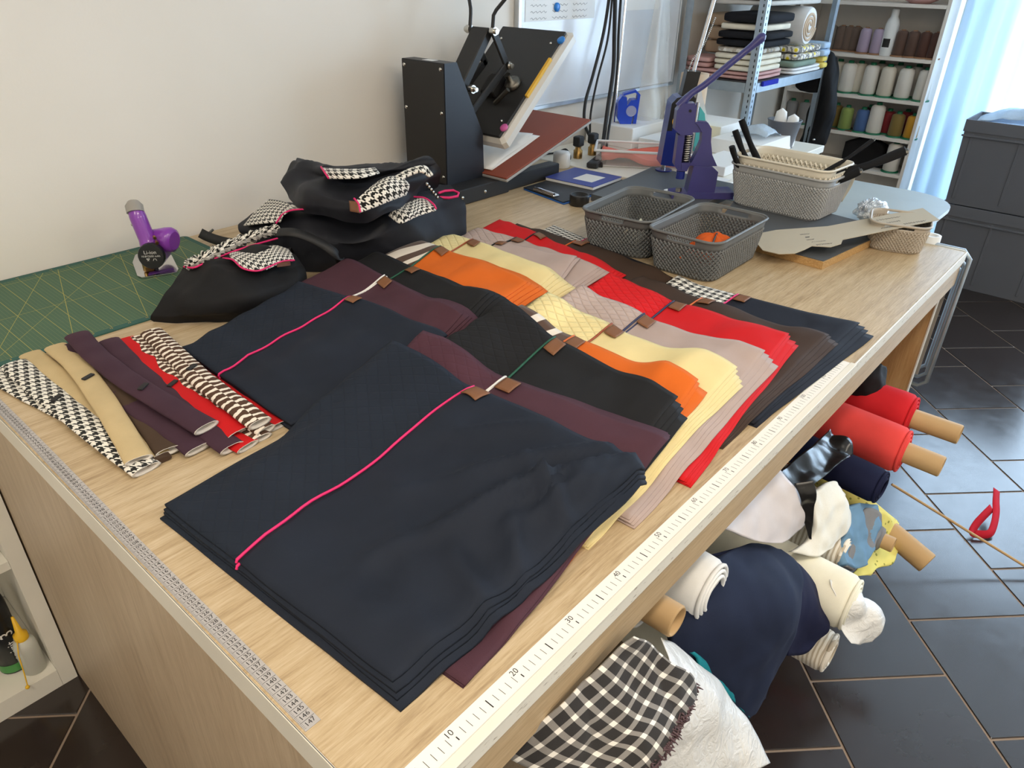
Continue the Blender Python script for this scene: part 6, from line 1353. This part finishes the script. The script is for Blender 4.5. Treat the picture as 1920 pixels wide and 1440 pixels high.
# soft cloths hanging between the rolls (pixel column, row and the X they hang at)
drape('black_bag', 'black soft bag stuffed above the deep red roll', 'bag', [[(1585, 765, 1.70), (1610, 780, 1.72), (1640, 770, 1.74)], [(1588, 735, 1.66), (1620, 745, 1.68), (1655, 740, 1.72)], [(1610, 705, 1.66), (1635, 705, 1.68), (1662, 715, 1.74)], [(1630, 685, 1.70), (1648, 683, 1.72), (1662, 690, 1.78)]], 'jersey_black', nu=24, nv=24, wr=0.012, wf=14, th=0.06)
drape('black_film', 'crumpled black plastic sheet between the rolls with a hanging strip', 'plastic sheet', [[(1440, 900, 1.00), (1480, 870, 1.12), (1530, 830, 1.24), (1560, 800, 1.34)], [(1470, 930, 1.00), (1510, 900, 1.10), (1550, 865, 1.22), (1590, 820, 1.34)], [(1490, 930, 1.02), (1530, 905, 1.12), (1570, 875, 1.22), (1604, 850, 1.32)]], 'film_black', nu=40, nv=26, wr=0.035, wf=11, th=0.002, crease=0.7)
drape('black_strip', 'black plastic strip hanging down over the white cloth', 'plastic strip', [[(1488, 905, 1.00), (1525, 900, 1.02)], [(1500, 935, 1.00), (1530, 930, 1.02)], [(1504, 965, 1.01), (1526, 965, 1.02)], [(1512, 990, 1.02), (1524, 988, 1.03)], [(1517, 1012, 1.03), (1521, 1012, 1.03)]], 'film_black', nu=10, nv=24, wr=0.010, wf=14, th=0.0015)
drape('satin_cloth', 'lilac-white satin cloth hanging out below the apron', 'cloth', [[(1340, 985, 0.72), (1400, 930, 0.86), (1455, 880, 0.98)], [(1380, 1000, 0.78), (1440, 960, 0.90), (1490, 925, 1.00)], [(1420, 1015, 0.84), (1470, 985, 0.94), (1505, 955, 1.02)], [(1460, 1018, 0.92), (1482, 1000, 0.98), (1508, 975, 1.04)]], 'roll_lilac', nu=30, nv=26, wr=0.010, wf=9, th=0.004)
drape('white_cloth', 'white fleecy cloth spread between the satin and the blue cloth', 'cloth', [[(1520, 925, 1.12), (1550, 905, 1.22), (1580, 928, 1.28)], [(1516, 960, 1.10), (1555, 945, 1.18), (1588, 960, 1.26)], [(1510, 1010, 1.08), (1550, 1000, 1.14), (1582, 990, 1.22)], [(1480, 1035, 1.02), (1520, 1040, 1.08), (1556, 1030, 1.14)]], 'fur_cream', nu=28, nv=28, wr=0.016, wf=10, th=0.012)
drape('blue_cloth', 'dusty blue cloth wrapped beside the grey roll', 'cloth', [[(1578, 950, 1.28), (1605, 945, 1.36), (1628, 955, 1.42)], [(1572, 990, 1.24), (1604, 985, 1.30), (1634, 985, 1.38)], [(1566, 1022, 1.20), (1598, 1030, 1.26), (1622, 1025, 1.32)], [(1580, 1058, 1.18), (1596, 1066, 1.22), (1610, 1058, 1.26)]], 'roll_blue', nu=24, nv=28, wr=0.016, wf=12, th=0.02)
drape('grey_cloth', 'slate grey cloth strip folded over the blue one', 'cloth', [[(1612, 960, 1.34), (1630, 952, 1.38), (1644, 965, 1.42)], [(1600, 1000, 1.28), (1620, 998, 1.32), (1642, 1000, 1.38)], [(1588, 1035, 1.22), (1606, 1040, 1.26), (1624, 1035, 1.30)], [(1584, 1062, 1.19), (1594, 1068, 1.21), (1602, 1064, 1.22)]], 'roll_grey', nu=18, nv=24, wr=0.010, wf=12, th=0.012)
drape('yellow_cloth', 'yellow dotted cloth end hanging around the thick tube', 'cloth', [[(1646, 955, 1.46), (1666, 965, 1.50), (1684, 1000, 1.54)], [(1632, 1000, 1.40), (1656, 1020, 1.46), (1682, 1030, 1.50)], [(1610, 1060, 1.30), (1640, 1062, 1.36), (1674, 1050, 1.44)], [(1594, 1082, 1.24), (1620, 1078, 1.30), (1640, 1070, 1.36)]], 'roll_yellow', nu=22, nv=26, wr=0.010, wf=12, th=0.004)
drape('velvet_bolt', 'navy velvet bolt draped over the low shelf edge', 'fabric roll', [[(1280, 1100, 0.62), (1330, 1050, 0.72), (1400, 1030, 0.86), (1450, 1045, 0.94)], [(1262, 1160, 0.60), (1330, 1110, 0.68), (1420, 1085, 0.80), (1486, 1085, 0.92)], [(1252, 1200, 0.58), (1330, 1180, 0.64), (1420, 1160, 0.74), (1484, 1140, 0.86)], [(1290, 1240, 0.60), (1350, 1250, 0.66), (1420, 1235, 0.74), (1466, 1205, 0.84)], [(1340, 1290, 0.66), (1370, 1300, 0.68), (1415, 1290, 0.74), (1446, 1245, 0.82)], [(1380, 1335, 0.70), (1392, 1335, 0.71), (1404, 1325, 0.74), (1420, 1300, 0.80)]], 'velvet_deep', nu=50, nv=54, wr=0.014, wf=8, th=0.02, crease=0.5)
drape('navy_cloth', 'navy cotton cloth end hanging over the velvet bolt', 'cloth', [[(1330, 1040, 0.74), (1400, 1026, 0.88), (1452, 1040, 0.98)], [(1400, 1070, 0.84), (1460, 1062, 0.94), (1510, 1090, 1.02)], [(1470, 1095, 0.90), (1500, 1110, 0.96), (1540, 1150, 1.02)], [(1480, 1150, 0.88), (1510, 1155, 0.94), (1552, 1180, 1.00)], [(1478, 1230, 0.86), (1500, 1225, 0.92), (1535, 1200, 0.98)]], 'roll_navy', nu=40, nv=46, wr=0.015, wf=8, th=0.006, crease=0.55)
drape('clear_wrap', 'cloudy plastic wrap end hanging from the long cream roll', 'plastic film', [[(1560, 1085, 1.04), (1600, 1105, 1.08), (1632, 1130, 1.12)], [(1575, 1130, 1.02), (1620, 1140, 1.07), (1652, 1160, 1.12)], [(1580, 1175, 1.02), (1618, 1180, 1.06), (1650, 1178, 1.10)], [(1600, 1205, 1.02), (1616, 1210, 1.05), (1636, 1204, 1.08)]], 'film_white', nu=26, nv=26, wr=0.018, wf=13, th=0.0008, crease=0.6)
drape('plastic_sheet', 'white translucent plastic sheet hanging beside the gingham', 'plastic sheet', [[(1240, 1195, 0.50), (1265, 1205, 0.54), (1295, 1232, 0.58)], [(1260, 1260, 0.46), (1320, 1270, 0.54), (1350, 1275, 0.60)], [(1250, 1340, 0.42), (1340, 1330, 0.52), (1400, 1345, 0.62)], [(1225, 1410, 0.40), (1340, 1400, 0.50), (1425, 1400, 0.62)], [(1200, 1470, 0.38), (1330, 1470, 0.48), (1440, 1430, 0.62)]], 'film_white', nu=40, nv=44, wr=0.016, wf=8, th=0.001, crease=0.5)
drape('teal_cloth', 'teal cloth edge showing below the navy velvet', 'cloth', [[(1290, 1225, 0.585), (1330, 1262, 0.625), (1375, 1305, 0.69)], [(1300, 1235, 0.59), (1340, 1275, 0.63), (1398, 1325, 0.70)], [(1310, 1250, 0.60), (1350, 1292, 0.64), (1404, 1345, 0.70)]], 'roll_teal', nu=26, nv=10, wr=0.008, wf=14, th=0.006)
gg = thing('gingham_cloth', 'black and white gingham cloth with frayed edge hanging over the bay', 'cloth', (0, 0, 0))
gr_ = [[atx(*q) for q in r] for r in ([(940, 1420, 0.17), (1040, 1330, 0.24), (1120, 1255, 0.31), (1185, 1190, 0.37)], [(985, 1440, 0.19), (1080, 1370, 0.25), (1160, 1290, 0.33), (1218, 1205, 0.40)], [(1060, 1460, 0.22), (1130, 1400, 0.28), (1200, 1320, 0.35), (1252, 1240, 0.42)], [(1110, 1480, 0.24), (1180, 1420, 0.30), (1240, 1340, 0.37), (1290, 1262, 0.45)], [(1160, 1500, 0.26), (1215, 1450, 0.31), (1270, 1365, 0.38), (1302, 1290, 0.46)])]
loft('cloth', gr_, 'gingham', gg, 60, 54, wr=0.020, wf=8, th=0.003, crease=0.55, seed=4)
fz = MB()
for k in range(420):
    t = k/419; a = crom(gr_[-1], t) + V(random.uniform(-.006, .004), random.uniform(-.004, .004), random.uniform(-.004, .006)); d = V(random.uniform(-0.6, 0.8), random.uniform(-1, 0.4), random.uniform(-1.0, 0.5)).normalized()*random.uniform(0.004, 0.010)
    fz.tube([a-d*0.6, a+d*0.3+V(0, 0, 0.001), a+d], [0.0015, 0.0013, 0.0005], 4)
fz.build('frayed_edge', 'fray', gg)['kind'] = 'stuff'
# on the floor: dowel and red ribbon
dw = MB().cyl(atz(1672, 908, -0.70), atz(1960, 1085, FZ+0.005), 0.0042, n=12).build('wooden_dowel', 'cardboard_tube'); tag(dw, 'thin wooden dowel lying from the rolls across the floor', 'dowel')
rbp = [atz(1869, 918, FZ+0.075), atz(1868, 940, FZ+0.062), atz(1868, 962, FZ+0.045), atz(1864, 984, FZ+0.03), atz(1856, 1000, FZ+0.018), atz(1838, 1002, FZ+0.016), atz(1824, 998, FZ+0.018), atz(1830, 984, FZ+0.03), atz(1844, 968, FZ+0.045), atz(1860, 952, FZ+0.056)]
rb_ = thing('red_ribbon', 'crumpled red ribbon lying beside the dowel on the floor', 'ribbon', (0, 0, 0))
ribbon('ribbon', rbp, 0.026, 'ribbon_red', rb_, n=60, up=FW, th=0.0015)
# ------------------------------------------------------------------ white cabinet at the lower left
wc = thing('white_cabinet', 'white open cabinet standing against the left table end', 'cabinet', (0, 0, 0))
CY = 1.268; CX1 = -0.004
MB().box(CX1-0.034, CX1, CY, 1.630, FZ+0.0005, -0.045).build('side_panel', 'cabinet_white', wc)
MB().box(-0.98, -0.946, CY, 1.630, FZ+0.0005, -0.045).build('side_panel', 'cabinet_white', wc)
MB().box(-0.9455, CX1-0.0345, 1.622, 1.630, FZ+0.06, -0.045).build('back_panel', 'cabinet_white', wc)
MB().box(-0.9455, CX1-0.0345, CY, 1.6215, FZ+0.0005, -0.845).build('floor_board', 'cabinet_white', wc)
MB().box(-0.9455, CX1-0.0345, CY+0.004, 1.6215, -0.510, -0.488).build('shelf_board', 'cabinet_white', wc)
MB().box(-0.9455, CX1-0.0345, CY, 1.6215, -0.070, -0.045).build('top_board', 'cabinet_white', wc)
can = thing('spray_can', 'black spray adhesive can in the white cabinet', 'spray can', (-0.098, 1.362, -0.8446))
MB().lathe([(0.030, 0.0), (0.033, 0.003), (0.033, 0.165), (0.026, 0.185)], n=26).build('can_body', 'can_black', can)
MB().lathe([(0.0335, 0.166), (0.0335, 0.20), (0.030, 0.225), (1e-6, 0.228)], n=26).build('can_cap', 'plastic_black', can)
MB().lathe([(0.0332, 0.006), (0.0333, 0.030)], n=26).build('green_band', 'can_green', can)
pr = MB()
def wrap(txt, size, ang, z, rot=True):
    vs, fs = glyphs(txt, size, Matrix.Identity(4)); out = []
    for v in vs:
        a, h = (v.y, v.x) if rot else (-v.x, v.y)
        t = ang - a/0.0336; out.append(V(0.0336*math.cos(t), 0.0336*math.sin(t), z+h))
    pr.add(out, fs)
wrap('spirit', 0.030, -1.35, 0.070); wrap('3', 0.040, -1.35, 0.124); wrap('DS', 0.034, -2.0, 0.135, True)
pr.build('lettering', 'ink_white', can)
gb = thing('glue_bottle', 'milky glue bottle with yellow spout cap in the white cabinet', 'bottle', (-0.070, 1.312, -0.8446))
MB().lathe([(0.020, 0.0), (0.025, 0.003), (0.025, 0.085), (0.021, 0.100), (0.013, 0.106)], n=24).build('bottle', 'bottle_milky', gb)
MB().lathe([(0.015, 0.1065), (0.015, 0.122), (0.008, 0.128), (0.003, 0.178), (1e-6, 0.178)], n=18).build('spout_cap', 'cap_yellow', gb)
MB().tube([V(-0.012, -0.010, 0.112), V(-0.022, -0.03, 0.09), V(-0.028, -0.045, 0.045), V(-0.033, -0.05, 0.008)], 0.0014, 6).build('cap_tether', 'cap_yellow', gb)
MB().sphere((-0.034, -0.050, 0.006), 0.005, 8).build('tether_plug', 'cap_yellow', gb)
for k in range(5):
    o = loft('paper_sheet', [[V(-0.24+0.05*i, 1.30+0.09*j, -0.4868+0.007*k+0.003*math.sin(i*1.3+j+k)+0.002) for i in range(5)] for j in range(3)], 'paper', None, 10, 6, th=0.002)
    o.location.x = 0.006*math.sin(k*2.0)-0.02; tag(o, 'white paper sheet, %s in the paper pile on the cabinet shelf' % (['lowest', 'second from below', 'middle one', 'second from the top', 'uppermost'][k]), 'paper', 'papers on the cabinet shelf')
